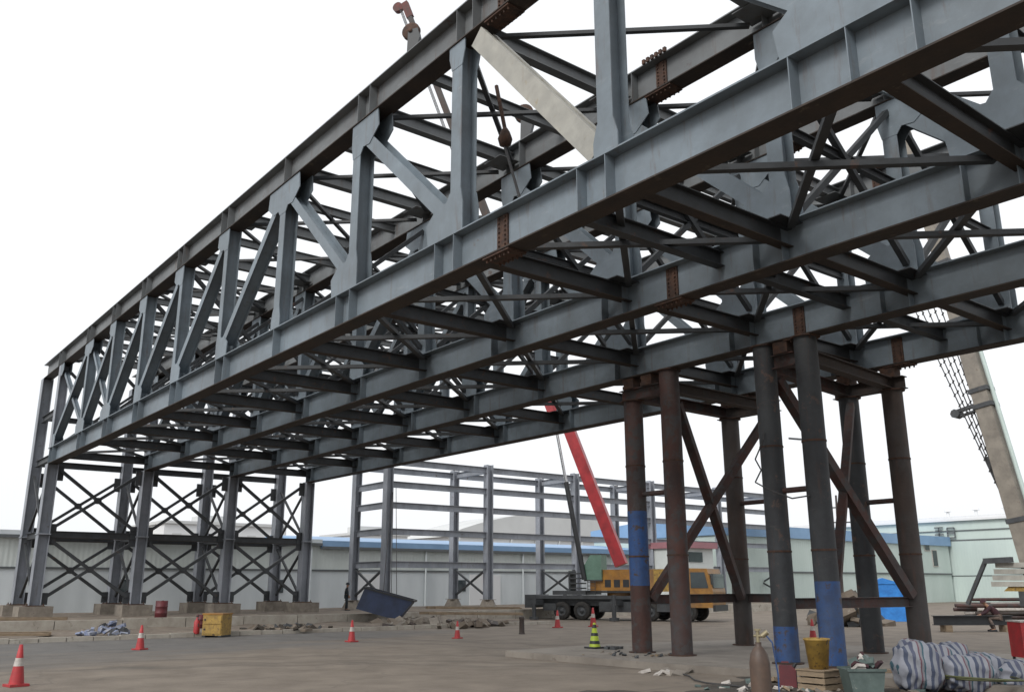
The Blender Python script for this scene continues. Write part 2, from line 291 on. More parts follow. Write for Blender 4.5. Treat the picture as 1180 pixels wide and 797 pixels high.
# ------------------------------------------------------------------ bridge
bridge=thing('steel_bridge','grey blue steel truss bridge of four parallel trusses raised over the road','bridge',(XA,0,Z0))
def bb(mb,name,m,parent,label=None):       # world coords -> bridge local
    mb.v=[(x-XA,y,z-Z0) for x,y,z in mb.v]; return mb.build(name,m,parent,label)
zb=Z0+HC; zt=ZT-HT                           # clear height between chords
XR=nx(-2)+1.2
ordn=['nearest','second','third','farthest']
for k in range(4):
    y=k*W+B/2
    T=bpy.data.objects.new('truss',None); COL.objects.link(T); T.parent=bridge; T['label']=ordn[k]+' of the four parallel trusses'; T.empty_display_size=.2
    for n in NODES:
        x=nx(n)
        def dirs(top):
            d=[]
            if top:
                if n>=3 and n<9: d.append(-1)
                if -2<n<=3 : d.append(1)
                if n==-2: d.append(1) if False else d.append(-1)
                if n in(8,9) : d.append(1)
                if n==7: d.append(-1) 
            else:
                if n>3: d.append(1)
                if n<3: d.append(-1)
                if n==-1: d=[-1,1]
                if n==-2: d=[]
                if n in(7,8): d.append(-1)
            return d
        for topn in (False,True):
            zz=zt if topn else zb; sg=-1 if topn else 1
            if (not topn and n==0 or topn and n==1) and k==0: ds=[]
            else: ds=set(dirs(topn))
            segs=ds if ds else [0]
            for si,s in enumerate(segs):
                if n>=9 and s==-1: continue
                if s==0: pl=[(-.3,0),(.3,0),(.3,.28),(.2,.62),(-.2,.62),(-.3,.28)]
                elif n>3: pl=[(-.18*s,0),(-.18*s,.5),(-.155*s,.75),(.155*s,.75),(.24*s,.66),(.48*s,.68),(.82*s,.42),(.78*s,0)]
                else: pl=[(-.28*s,0),(-.28*s,.62),(-.2*s,.98),(.2*s,.98),(.34*s,.80),(.66*s,.84),(1.12*s,.50),(1.05*s,0)]
                e_=.004*si
                for yo in (-.218+e_,.190+e_): tr=MB(); tr.prism([(x+px,y+yo,zz+sg*(pz+.001+e_)) for px,pz in pl],(0,.028-2*e_,0)); bb(tr,'gusset_plate',M['steel'],T)
    # chords
    for nm,z0,hh in (('bottom_chord',Z0,HC),('top_chord',ZT-HT,HT)):
        c=MB(); x1=XR; x0=XB if nm=='top_chord' and k==0 else XA-.35
        if nm=='top_chord': x0=XB-.2
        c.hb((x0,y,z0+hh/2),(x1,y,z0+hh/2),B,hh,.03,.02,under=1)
        for n in NODES:
            x=nx(n); offs=[0,.72 if (n>3)==(nm=='bottom_chord') else -.72]
            if nm=='top_chord': offs=[0,-.62 if n>3 else .62]
            if n==-1: offs=[-.9,0,.9]
            if n==3: offs=[0]
            for o in offs:
                if x+o<x0 or x+o>x1: continue
                for s in(-1,1): c.box(x+o-.008,x+o+.008,y+s*.011 if s>0 else y-.246,y+.246 if s>0 else y-.011,z0+.03,z0+hh-.03)
        # weld splices every few panels
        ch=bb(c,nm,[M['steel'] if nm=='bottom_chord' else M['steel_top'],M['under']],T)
        sx=-3.15-.35*k*0
        sp=MB()
        for s in(-1,1):
            sp.box(sx-.17,sx+.17,y+s*.012 if s>0 else y-.05,y+.05 if s>0 else y-.012,z0+.05,z0+hh-.05)
            for zi in range(8):
                zc=z0+.1+zi*(hh-.2)/7
                for xo in(-.1,.1): sp.tube((sx+xo,y+s*.045,zc),(sx+xo,y+s*.085,zc),.022,n=6)
        sp.box(sx-.42,sx+.42,y-.23,y+.23,z0-.045,z0-.003)
        for xi in range(6):
            for s in(-1,1):
                sp.tube((sx-.35+xi*.14,y+s*.16,z0-.04),(sx-.35+xi*.14,y+s*.16,z0-.11),.025,n=6)
                if nm=='top_chord': sp.box(sx-.40+xi*.14,sx-.32+xi*.14,y+s*.25-.02,y+s*.25+.05,z0+hh-.02,z0+hh+.12) if s>0 else sp.box(sx-.40+xi*.14,sx-.32+xi*.14,y-.30,y-.23,z0+hh-.02,z0+hh+.10)
        bb(sp,'splice_plate',M['rust'],T)
    # verticals
    for n in NODES:
        x=nx(n); c=MB()
        c.hb((x,y,zb+.002),(x,y,zt-.002),.38 if n<4 else .31,.42,.022,.016,up=(0,1,0))
        if n==9: continue
        bb(c,'vertical',M['steel'],T)
    # diagonals
    dl=[]
    for n in range(-1,3): dl.append((n+1,n,n==0 and k==0))
    dl.append((-2,-1,False))
    for n in range(3,9): dl.append((n,n+1,False))
    dl+=[(8,7,False),(9,8,False)]
    for a_,b_,be in dl:
        p=V((nx(a_),y,zt-.16)); q=V((nx(b_),y,zb+.16)); d=(q-p).normalized(); c=MB()
        cross=(a_,b_) in((8,7),(9,8))
        if be:
            p=V((nx(1)+.72,y,zt-.20)); q=V((nx(0)-.24,y,zb+.13))
            c.bar(p-V((0,.16,0)),q-V((0,.16,0)),.46,.10,up=(0,1,0)); c.bar(p+V((0,.02,0)),q+V((0,.02,0)),.02,.26,up=(0,1,0)); c.bar(p+V((0,.2,0)),q+V((0,.2,0)),.40,.10,up=(0,1,0))
            bb(c,'diagonal',M['beige'],T,'unpainted beige diagonal member'); continue
        p=p+d*(.42 if a_<=3 else .34); q=q-d*(.42 if a_<=3 else .34); w=.34 if k==0 else .38
        if a_>=3: w=.27
        if cross: c.hb(p,q,w*.7,.2,.012,.012,up=(0,1,0))
        else: c.hb(p,q,w,.40,.02,.016,up=(0,1,0))
        bb(c,'diagonal',M['steel'],T)
# end posts stand on the trestle columns and belong to the trestle; cross members of the bridge:
for k in range(3):
    for n in NODES:
        x=nx(n); y0=k*W+B/2+.013; y1=(k+1)*W+B/2-.013
        c=MB(); c.hb((x,y0,Z0+.56),(x,y1,Z0+.56),.26,.40,.02,.014,under=1)
        for yy in (y0+.42,y1-.42): c.box(x-.42,x+.42,yy-.38,yy+.38,Z0+.765,Z0+.785)
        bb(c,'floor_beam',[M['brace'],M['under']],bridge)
        c=MB(); c.hb((x,y0,ZT-.33),(x,y1,ZT-.33),.26,.38,.02,.014)
        for yy in (y0+.4,y1-.4): c.box(x-.4,x+.4,yy-.36,yy+.36,ZT-.545,ZT-.525)
        bb(c,'top_beam',M['steel_top'],bridge)
        if n<9 and n>=1: c=MB(); c.hb((x-2.3,y0,ZT-.30),(x-2.3,y1,ZT-.30),.2,.28,.015,.012); bb(c,'top_beam',M['steel_top'],bridge)
    c=MB(); c.hb((nx(0.38),k*W+B/2+.013,Z0+.62),(nx(0.38),(k+1)*W+B/2-.013,Z0+.62),.24,.34,.02,.014); bb(c,'floor_beam',M['brace'],bridge)
    for n in NODES[:-1]:
        xa=nx(n); xb=nx(n+1)
        for (p,q,zo) in((xa,xb,0),(xb,xa,.13)):
            c=MB(); c.bar((p-(.3 if p>q else -.3),k*W+B/2+.3,Z0+.70-zo),(q+(.3 if p>q else -.3),(k+1)*W+B/2-.3,Z0+.70-zo),.15,.11)
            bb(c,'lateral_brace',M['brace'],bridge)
            c=MB(); c.bar((p-(.3 if p>q else -.3),k*W+B/2+.3,ZT-.55-zo),(q+(.3 if p>q else -.3),(k+1)*W+B/2-.3,ZT-.55-zo),.12,.09)
            bb(c,'top_lateral_brace',M['brace'],bridge)
    # sway frames between trusses
    for n in range(-1,10):
        if k==0 and n in(-1,0,1,2,4): continue
        x=nx(n)
        if k>0:
            c=MB(); c.hb((x,k*W+B/2+.23,(zb+zt)/2),(x,(k+1)*W+B/2-.23,(zb+zt)/2),.16,.22,.015,.012); bb(c,'sway_strut',M['brace'],bridge)
        for (za,zc) in((zb+.2,zt-.3),(zt-.3,zb+.2)):
            c=MB(); c.bar((x+.05*(za>zc),k*W+B/2+.23,za),(x+.05*(za>zc),(k+1)*W+B/2-.23,zc),.14,.14,up=(1,0,0)); bb(c,'sway_brace',M['brace'],bridge)
# ------------------------------------------------------------------ trestle at the far end
tr=thing('steel_trestle','grey steel trestle of eight braced columns under the left end of the bridge','trestle',(XA,0,PADZ))
def tb(mb,name,m,label=None,parent=None): mb.v=[(x-XA,y,z-PADZ) for x,y,z in mb.v]; return mb.build(name,m,parent or tr,label)
for X in (XA,XB):
    for k in range(4):
        y=k*W+B/2; ztop=Z0-.004 if X==XA else zt-.004
        c=MB(); c.hb((X,y,ZF+.03),(X,y,ztop),.62,.56,.028,.02,up=(0,1,0))
        for zz in (4.75,):
            c.box(X-.36,X+.36,y-.32,y+.32,zz-.03,zz+.03)
        co=tb(c,'column',M['col'])
        g=MB(); 
        for zz,hh in ((4.75,.55),(ZF+.35,.3),(Z0-.45,.4)):
            for s_ in(-1,1):
                if (k==0 and s_<0) or (k==3 and s_>0): continue
                g=MB(); g.box(X-.05,X+.05,y+s_*.45-.168,y+s_*.45+.168,zz-hh,zz+hh); g.v=[(a-XA,b2,c2-PADZ) for a,b2,c2 in g.v]; g.build('gusset_plate',M['brace'],co)
        g=MB(); g.box(X-.45,X+.45,y-.45,y+.45,ZF-.02,ZF+.03)
        for dx in(-.38,.38):
            for dy in(-.38,.38): g.tube((X+dx,y+dy,ZF+.03),(X+dx,y+dy,ZF+.12),.03,n=6)
        g.v=[(a-XA,b2,c2-PADZ) for a,b2,c2 in g.v]; g.build('base_plate',M['rust'],co)
        g=MB(); g.box(X-.75,X+.75,y-.8,y+.8,PADZ-.3,ZF-.02); g.v=[(a-XA,b2,c2-PADZ) for a,b2,c2 in g.v]; g.build('footing',M['conc'],tr)
    if X==XA:                                   # posts of the front row go on between the chords
        for k in range(4):
            y=k*W+B/2; c=MB(); c.hb((X,y,zb+.003),(X,y,zt-.003),.5,.46,.025,.02,up=(0,1,0)); tb(c,'end_post',M['col'])
    for k in range(3):
        y0=k*W+B/2+.3; y1=(k+1)*W+B/2-.3
        for z in (4.75,):
            c=MB(); c.hb((X,y0,z),(X,y1,z),.24,.36,.02,.014,under=1); tb(c,'strut',[M['brace'],M['under']])
        if X==XB:
            c=MB(); c.hb((X,y0,Z0+.5),(X,y1,Z0+.5),.24,.36,.02,.014); tb(c,'strut',M['brace'])
            for z in (11.6,): c=MB(); c.hb((X,y0,z),(X,y1,z),.24,.3,.02,.014); tb(c,'strut',M['brace'])
        for za,zc in((ZF+.4,4.4),(5.1,Z0-.3)):
            for (p,q,xo) in((za,zc,-.05),(zc,za,.05)):
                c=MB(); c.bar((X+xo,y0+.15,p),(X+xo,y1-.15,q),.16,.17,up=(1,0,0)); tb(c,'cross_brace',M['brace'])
            c=MB(); c.box(X-.03,X+.11,(y0+y1)/2-.19,(y0+y1)/2+.19,(za+zc)/2-.17,(za+zc)/2+.17); tb(c,'centre_plate',M['brace'])
for k in range(4):
    y=k*W+B/2
    for z in (4.75,Z0+.4,11.4):
        if z>Z0 and k>0 and z<10: continue
        c=MB(); c.hb((XB+.32,y,z),(XA-.32,y,z),.24,.34,.02,.014); tb(c,'strut',M['brace'])
    for za,zc in((ZF+.4,4.4),(5.1,Z0-.3)):
        for (p,q) in((za,zc),(zc,za)):
            c=MB(); c.bar((XB+.35,y+(.05 if p<q else -.06),p),(XA-.35,y+(.05 if p<q else -.06),q),.12,.12,up=(0,1,0)); tb(c,'cross_brace',M['brace'])
# ------------------------------------------------------------------ open steel frame beyond
fr=thing('open_steel_frame','unclad grey steel building frame with four beam levels in front of the long workshop','steel frame',(XA,21.1,PADZ))
def fb(mb,name,m,parent=None): mb.v=[(x-XA,y-21.1,z-PADZ) for x,y,z in mb.v]; return mb.build(name,m,parent or fr)
FY=[21.1,29.6,38.2,46.9,55.7,64.5]
for X in(XA,XB):
    for i,y in enumerate(FY):
        c=MB(); c.hb((X,y,ZF),(X,y,10.7),.55,.5,.028,.02,up=(0,1,0)); co=fb(c,'column',M['col'])
        g=MB(); g.box(X-.42,X+.42,y-.42,y+.42,ZF-.03,ZF); g.lathe((X,y,0),[(.9,PADZ-.2),(.85,PADZ),(.5,ZF-.03)],n=4,smooth=False); fb(g,'footing',M['conc'])
    for z in (10.3,8.75,7.35,5.6,3.45):
        for i in range(len(FY)-1):
            if X==XB and z!=10.3: continue
            c=MB(); c.hb((X,FY[i]+.26,z),(X,FY[i+1]-.26,z),.26,.42,.025,.018); fb(c,'beam',M['col'])
for i,y in enumerate(FY):
    for z in (10.3,8.75,7.35,5.6,3.45):
        if i>0 and z<10: continue
        c=MB(); c.hb((XB+.29,y,z),(XA-.29,y,z),.26,.42,.02,.016); fb(c,'cross_beam',M['col'])
    for (p,q) in((ZF+.3,3.2),(3.2,ZF+.3)):
        c=MB(); c.bar((XB+.3,y+(.06 if p<q else -.06),p),(XA-.3,y+(.06 if p<q else -.06),q),.13,.13,up=(0,1,0)); fb(c,'knee_brace',M['brace'])
# ------------------------------------------------------------------ temporary support towers of steel tube
def tower(label,loc,posts,mats,blue,hor,full=()):
    t=thing('support_tower',label,'support tower',loc)
    ox,oy,oz=loc
    H=Z0-oz
    ps=[(x-ox,y-oy) for x,y in posts]
    hts=[H-.75]*4
    for i in full: hts[i]=H-.035
    for i,(x,y) in enumerate(ps):
        c=MB(); mi=0
        c.tube((x,y,.02),(x,y,hts[i]),.30,n=20)
        po=c.build('post',M[mats[i]],t)
        if blue[i]:
            c=MB(); z0_,z1_=blue[i]; c.tube((x,y,z0_),(x,y,z1_),.304,n=20,caps=False); c.build('blue_section',M['tube_blue'],po)
        c=MB(); c.tube((x,y,0),(x,y,.03),.40,n=16); c.build('base_plate',M['rust'],po)
        c=MB(); c.tube((x,y,hts[i]),(x,y,hts[i]+.03),.38,n=16)
        c.build('end_plate',M['rust'],po)
        for zz in (H*.33,H*.66): c=MB(); c.tube((x,y,zz),(x,y,zz+.05),.315,n=20); c.build('weld_collar',M['rust'],po)
    # posts 0,1 = front pair (chord three); 2,3 = back pair (chord four)
    zr=H-.75+.03+.19
    for a,b_ in((0,1),(2,3),(0,2),(1,3)):
        p=V((*ps[a],zr)); q=V((*ps[b_],zr)); d=(q-p).normalized()
        e0=.31 if hts[a]>H-.1 else (.2 if a!=2 and b_!=1 else -.45); e1=.31 if hts[b_]>H-.1 else (.2 if a!=2 and b_!=1 else -.45)
        if (a,b_)==(0,2) or (a,b_)==(1,3): p.z=q.z=zr-.002
        p=p+d*e0; q=q-d*e1
        if (a,b_) in((0,2),(1,3)): p.z-=.0; 
        c=MB(); c.hb(p,q,.3,.37 if (a,b_)in((0,1),(2,3)) else .34,.025,.02,up=(0,0,1)); c.build('ring_beam',M['tube'] if b_!=3 else M['tube_brown'],t)
    for a,b_ in((0,1),(2,3)):                 # saddles packed under the chord
        p=V((*ps[a],0)); q=V((*ps[b_],0)); m_=(p+q)/2; c=MB()
        for f,pi in((.0,a),(.5,-1),(1.,b_)):
            if pi>=0 and hts[pi]>H-.1: continue
            r=p+(q-p)*f; zz=zr+.187; c=MB()
            while zz<H-.02:
                hh=min(.11,H-.004-zz); 
                if hh<.02: break
                c.box(r.x-.22+random.uniform(-.03,.03),r.x+.22,r.y-.2,r.y+.2+random.uniform(0,.05),zz,zz+hh); zz+=hh
            c.build('packing',M['rust'],t)
    for a,b_,z in hor:
        p=V((*ps[a],z)); q=V((*ps[b_],z)); d=(q-p).normalized()
        c=MB(); c.tube(p+d*.28,q-d*.28,.075,n=10) if z>2 else c.hb(p+d*.28,q-d*.28,.2,.27,.02,.015); c.build('horizontal_brace',M['tube'],t)
    return t,ps,H
def xbrace(t,ps,a,b_,z0,z1,r=.12,both=True):
    p=V((*ps[a],0)); q=V((*ps[b_],0)); d=(q-p).normalized(); n=V((d.y,-d.x,0))*.1
    c=MB(); c.bar(p+d*.3+n+V((0,0,z0)),q-d*.3+n+V((0,0,z1)),r*1.6,r*1.9,up=n.normalized()); c.build('diagonal_brace',M['tube'],t)
    if both:
        c=MB(); c.bar(p+d*.3-n+V((0,0,z1)),q-d*.3-n+V((0,0,z0)),r*1.6,r*1.9,up=n.normalized()); c.build('diagonal_brace',M['tube_dark'],t)
t1,ps1,H1=tower(
    'rusty tube support tower under the far trusses, with the blue band on its leftmost post',(-8.6,12.5,.17),
    [(-9.4,10.25),(-7.85,10.25),(-9.55,15.25),(-7.95,15.25)],['tube','tube','tube_brown','tube'],[(1.9,4.1),None,None,None],
    [(0,1,4.6),(2,3,4.6),(0,2,1.5),(2,3,1.5)],full=(1,))
xbrace(t1,ps1,1,2,H1-1.0,1.5,r=.14,both=False); xbrace(t1,ps1,0,3,1.5,H1-1.1,r=.14,both=False)
t2,ps2,H2=tower('dark tube support tower on the right, its front post blue at the foot',(-4,12.5,.17),
    [(-4.36,10.25),(-3.05,10.25),(-4.94,15.25),(-3.5,15.25)],['tube_dark','tube_dark','tube_dark','tube_brown'],[(0.05,.9),(.05,2.0),None,None],
    [(0,1,4.3),(2,3,4.3),(0,3,1.45)],full=(0,1))
xbrace(t2,ps2,0,3,H2-.9,1.6,r=.15,both=False); xbrace(t2,ps2,1,2,1.6,H2-1.0,r=.12,both=False)
# ------------------------------------------------------------------ buildings
def bld(name,label,cat,loc): return thing(name,label,cat,loc)
# long low workshop behind the trestle, facing +X
wk=thing('workshop_building','long low workshop with pale green upper wall and grey panels behind the trestle','building',(-52,10,PADZ))
def lb(mb,name,m,par,loc): mb.v=[(x-loc[0],y-loc[1],z-loc[2]) for x,y,z in mb.v]; return mb.build(name,m,par)
L0=(-52,10,PADZ)
for (y0,y1,zt_,roof) in((-60,20.8,5.0,'trim'),(20.8,64,4.78,'roofblue')):
    c=MB(); c.box(-70,-52,y0+.003,y1-.003,PADZ-.4,3.2); lb(c,'lower_wall',M['clad_grey'],wk,L0)
    c=MB(); c.box(-69.9,-52.03,y0+.003,y1-.003,3.2,zt_); lb(c,'upper_wall',M['clad_green'],wk,L0)
    c=MB(); c.box(-52.03,-51.93,y0,y1,3.12,3.24); lb(c,'wall_rail',M['trim'],wk,L0)
    c=MB()
    c.prism([(-51.8,y0,zt_),(-51.8,y0,zt_+(.55 if roof=='roofblue' else .4)),(-61,y0,zt_+(1.35 if roof=='roofblue' else .42)),(-70.2,y0,zt_+.5),(-70.2,y0,zt_)],(0,y1-y0,0))
    lb(c,'roof',M['roofblue'] if roof=='roofblue' else M['clad_grey'],wk,L0)
    c=MB(); c.box(-51.82,-51.72,y0,y1,zt_-.06,zt_+.13); lb(c,'gutter',M['trim'],wk,L0)
for y in(-8,2,12,20,30,40,50):
    c=MB(); c.tube((-51.86,y,PADZ),(-51.86,y,4.75),.07,n=8); lb(c,'downpipe',M['clad_grey'],wk,L0)
for y in(-2.5,25.0,36.0):
    c=MB(); c.box(-52.0,-51.95,y-1.6,y+1.6,PADZ,2.95); lb(c,'roller_door',M['far'],wk,L0)
for y in(7.0,17.5,33.5):
    c=MB(); c.box(-52.0,-51.96,y-.5,y+.5,1.6,2.5); lb(c,'window',M['glass'],wk,L0)
# blue roofed workshop further right
L1=(-45,85,0); w2=thing('workshop_building','pale workshop with blue roof and small windows seen behind the right tower','building',L1)
c=MB(); c.box(-62,-45,70,101.9,-.2,3.3); lb(c,'lower_wall',M['clad_lt'],w2,L1)
c=MB(); c.box(-61.9,-44.97,58,101.9,3.3,6.6); c.box(-61.9,-45,58,70,-.2,3.3); lb(c,'upper_wall',M['clad_lt'],w2,L1)
c=MB(); c.box(-44.97,-44.87,66,101.9,3.2,3.35); lb(c,'wall_rail',M['trim'],w2,L1)
c=MB(); c.prism([(-44.7,57.8,6.6),(-44.7,57.8,7.7),(-53.5,57.8,8.4),(-62.2,57.8,7.7),(-62.2,57.8,6.6)],(0,44.3,0)); lb(c,'roof',M['roofblue'],w2,L1)
for y,z in((94.5,4.2),(98.2,4.2),(96.6,6.0)):
    wn=MB(); hh=.9 if z<5 else .3
    wn.box(-44.98,-44.9,y-.6,y+.6,z-.1,z+2*hh+.1); f=lb(wn,'window',M['white'],w2,L1)
    g=MB(); g.box(-44.93,-44.88,y-.5,y+.5,z,z+2*hh); g.v=[(a-L1[0],b1-L1[1],c1) for a,b1,c1 in g.v]; g.build('pane',M['glass'],f)
# big hall with gable to the camera
L2=(-30,112,0); w3=thing('factory_hall','tall pale aqua factory hall with ribbed bands at the far right','building',L2)
c=MB(); c.box(-70,10,102.3,130,-.2,3.0); lb(c,'lower_wall',M['clad_x'],w3,L2)
c=MB(); c.box(-69.95,9.95,102.35,130,3.1,7.2); lb(c,'middle_wall',M['clad_x'],w3,L2)
c=MB(); c.box(-69.9,9.9,102.45,130,7.35,9.6); lb(c,'upper_wall',M['clad_lt'],w3,L2)
c=MB(); c.box(-69.97,9.97,102.25,130.1,3.0,3.1); c.box(-69.97,9.97,102.3,130.1,7.2,7.35); c.box(-70,10,102.3,130.1,8.4,8.5); lb(c,'wall_rail',M['trim'],w3,L2)
c=MB(); c.box(-70.2,10.2,102,130.3,9.6,9.9); c.box(-70.1,10.1,102.1,130.2,9.9,10.15); lb(c,'roof',M['far'],w3,L2)
for i,x in enumerate((-50,-45.5,-42,-38.5,-34)):
    c=MB(); c.tube((x,104,10.1),(x,104,11.0+.3*(i%2)),.2,n=8); c.lathe((x,104,10.9),[(.45,0),(.3,.3),(0,.45)],n=8); lb(c,'roof_vent',M['far'],w3,L2)
# faint lettering panel: two large characters on the corner wall
c=MB()
for ox,strokes in((-46.6,((0,1.3,1.1,1.3),(.1,.9,1.0,.9),(.55,.0,.55,1.3),(.0,.45,1.1,.45))),(-45.0,((0,1.2,.9,1.2),(0,0,0,1.2),(.9,0,.9,1.2),(0,.6,.9,.6),(0,0,.9,0)))):
    for a,b1,c1,d1 in strokes: c.bar((ox+a,102.2,7.6+b1),(ox+c1+.001,102.2,7.6+d1+.001),.05,.16,up=(0,.0,1) if a!=c1 else (1,0,0))
lb(c,'wall_characters',M['trim'],w3,L2)
# white cabin with dark sign and faded red roof edge
L3=(-42,62,0); cb=thing('site_cabin','white site cabin with dark sign and faded red roof edge beyond the crane','cabin',(-40,49,0))
L3=(-40,49,0)
c=MB(); c.box(-43,-40,46.8,51.0,0,5.0); lb(c,'wall',M['palecab'],cb,L3)
c=MB(); c.box(-43.3,-39.6,46.6,51.2,5.0,5.5); lb(c,'roof',M['pink'],cb,L3)
c=MB(); c.box(-39.995,-39.93,47.9,49.6,3.9,4.7); lb(c,'sign_board',M['glass'],cb,L3)
# distant blocks
for (nm,lab,loc,sz,top) in(
    ('office_block','pale distant office block rising behind the trestle',(-118,36,0),(14,17,10.0),None),
    ('office_block','small pale distant block just right of the trestle',(-120,62,0),(12,9,9.6),None)):
    t=thing(nm,lab,'building',loc)
    c=MB(); c.box(-sz[0]/2,sz[0]/2,-sz[1]/2,sz[1]/2,0,sz[2]); c.build('wall',M['far'],t)
    c=MB(); c.box(-sz[0]/2-.3,sz[0]/2+.3,-sz[1]/2-.3,sz[1]/2+.3,sz[2],sz[2]+.4); c.box(-2,2,-2,2,sz[2]+.4,sz[2]+1.6); c.build('roof',M['farroof'],t)
    for r_ in range(3):
        for i in range(5):
            y=-sz[1]/2+sz[1]*(i+.5)/5; c=MB(); c.box(sz[0]/2,sz[0]/2+.05,y-.6,y+.6,sz[2]-2.6-3.2*r_,sz[2]-1.2-3.2*r_); c.build('window',M['farroof'],t)
# arched hall behind the frame
AL=(-125,108,0); t=thing('arched_hall','large pale grey hall with arched roof in the distance behind the steel frame','building',AL)
c=MB(); c.box(-15,0,-26,26,0,10.5); c.build('wall',M['far'],t)
c=MB(); n=16; poly=[(0.4,-27+54*i/n,10.5+5.2*math.sin(math.pi*i/n)**.8) for i in range(n+1)]; c.prism(poly,(-16,0,0)); c.build('roof',M['farroof'],t)
c=MB()
for i in range(9): c.box(.0,.45,-24+6*i-.15,-24+6*i+.15,.2,10.4)
c.build('pilaster',M['farroof'],t)
# ------------------------------------------------------------------ truck crane
ang=math.atan2(33.32-28.45,-24.91+36.76)
CL=V((-30.83,30.88,0)); tc_=thing('truck_crane','yellow truck crane with raised red telescopic boom parked beyond the towers','crane',CL,ang)
Rm=Matrix.Rotation(-ang,3,'Z')
def loc(p): return Rm@(V(p)-CL)
c=MB(); c.box(-6.0,3.9,-.85,.85,.85,1.25); c.box(-5.9,3.9,-1.25,1.25,1.252,1.45); c.box(-6.2,-5.7,-1.2,1.2,.7,1.5); c.box(-1,1.2,-1.24,1.24,.5,1.1); c.build('chassis',M['darkgrey'],tc_)
def wheel(par,x,y,r=.55,w=.35):
    s=1 if y>0 else -1
    c=MB(); c.lathe((x,y-s*w/2,r),[(r*.6,0),(r*.95,0),(r,s*.05),(r,s*(w-.05)),(r*.95,s*w),(r*.6,s*w)],n=22,axis='y'); wh=c.build('wheel',M['rubber'],par)
    c=MB(); c.lathe((x,y-s*w/2,r),[(r*.6,s*.02),(r*.58,s*(w-.02)),(r*.5,s*(w-.1)),(r*.2,s*(w-.1)),(r*.18,s*w),(0,s*w)],n=16,axis='y'); c.build('rim',M['darkgrey'],wh)
for x in(-3.6,-2.2,2.3,4.6):
    for y in(-1.05,1.05): wheel(tc_,x,y)
for x in(-5.0,.4):
    for s in(-1,1):
        c=MB(); c.box(x-.18,x+.18,s*1.25 if s>0 else -2.3,2.3 if s>0 else -1.25,.9,1.2); c.tube((x,s*2.2,.2),(x,s*2.2,1.5),.13,n=10); c.tube((x,s*2.2,.03),(x,s*2.2,.2),.3,n=12); c.build('outrigger',M['darkgrey'],tc_)
c=MB(); c.prism([(4.0,-1.25,.8),(6.15,-1.25,.8),(6.2,-1.25,1.7),(5.9,-1.25,3.0),(4.0,-1.25,3.05)],(0,2.5,0)); cab=c.build('driver_cab',M['yellow'],tc_)
c=MB(); c.prism([(4.9,-1.27,1.9),(5.95,-1.27,1.9),(5.75,-1.27,2.8),(4.9,-1.27,2.8)],(0,.015,0)); c.box(6.0,6.2,-1.05,1.05,1.9,2.7); c.build('cab_window',M['glass'],cab)
c=MB(); c.box(-1.6,2.6,-1.15,1.15,1.75,2.55); c.box(-.9,2.6,-1.1,1.1,2.55,3.0); c.tube((0,0,1.45),(0,0,1.75),.9,n=24); c.build('slewing_body',M['yellow'],tc_)
c=MB(); c.box(2.62,3.85,-1.25,1.25,1.7,3.0); c.build('counterweight',M['yel2'],tc_)
c=MB()
for i in range(5): c.box(-.6+.6*i,-.2+.6*i,-1.165,-1.15,1.95,2.4)
c.build('engine_grille',M['black'],tc_)
c=MB(); c.box(-1.62,2.62,-1.18,-1.14,1.62,1.74); c.build('hazard_skirt',M['black'],tc_)
for x in(-4.4,-.5,3.2):
    c=MB(); c.box(x-.45,x+.45,-1.28,-.9,.55,.98); c.build('side_locker',M['darkgrey'],tc_)
c=MB(); c.tube((-1.2,-1.3,1.5),(-1.2,-1.3,2.4),.02,n=5); c.tube((-1.7,-1.3,1.5),(-1.7,-1.3,2.4),.02,n=5)
for i in range(4): c.tube((-1.2,-1.3,1.6+.22*i),(-1.7,-1.3,1.6+.22*i),.02,n=5)
c.build('ladder',M['darkgrey'],tc_)
for y in(-.95,.95): c=MB(); c.tube((6.15,y,1.3),(6.24,y,1.3),.11,n=10); c.build('headlight',M['white'],tc_)
c=MB(); c.box(6.15,6.3,-1.25,1.25,.6,.95); c.build('bumper',M['black'],tc_)
c=MB(); c.bar((6.0,-1.25,2.7),(6.25,-1.5,2.6),.03,.03); c.box(6.2,6.26,-1.6,-1.42,2.1,2.6); c.build('mirror',M['black'],cab)
c=MB(); c.prism([(-1.9,-1.3,2.4),(-.75,-1.3,2.4),(-.75,-1.3,3.9),(-1.5,-1.3,3.9),(-1.9,-1.3,3.3)],(0,.85,0)); oc=c.build('operator_cab',M['gglass'],tc_)
c=MB(); c.box(-1.95,-.72,-1.32,-.42,3.9,3.97); c.box(-1.95,-.72,-1.32,-.42,2.32,2.4); c.build('cab_frame',M['darkgrey'],oc)
c=MB(); c.box(-4.2,-1.9,-1.2,1.2,1.5,1.75)
for i in range(4): c.box(-3.1,-2.3,-1.1,-.2,1.85+i*.3,1.93+i*.3)
c.box(-3.12,-3.0,-1.1,-.2,1.75,2.95); c.build('deck_rack',M['darkgrey'],tc_)
pv=V((-29.6,30.32,2.45)); tip=V((-44.26,22,47.31)); base=V((-30.16,30,3.82)); bd=(tip-base).normalized(); L=(tip-base).length
pl0=base-bd*.6
segs=[(0,.235,.72,.70,'red'),(.235,.40,.62,.58,'red'),(.40,.65,.58,.54,'tube_brown'),(.65,1.0,.46,.38,'tube_brown')]
for a,b_,w0,w1,mm in segs:
    c=MB(); p=pl0+(tip-pl0)*(a-.01 if a else 0); q=pl0+(tip-pl0)*b_; side=V((-.49,.87,0))
    c.bar(loc(p),loc(q),w0*.8,w0,up=Rm@V((0,0,1)).cross(V((0,0,1)))+V((0,0,1)),w2=w1*.8,h2=w1)
    e=q; c.bar(loc(e-bd*.4),loc(e),w1*.9,w1*1.12)
    c.build('boom_section',M[mm],tc_)
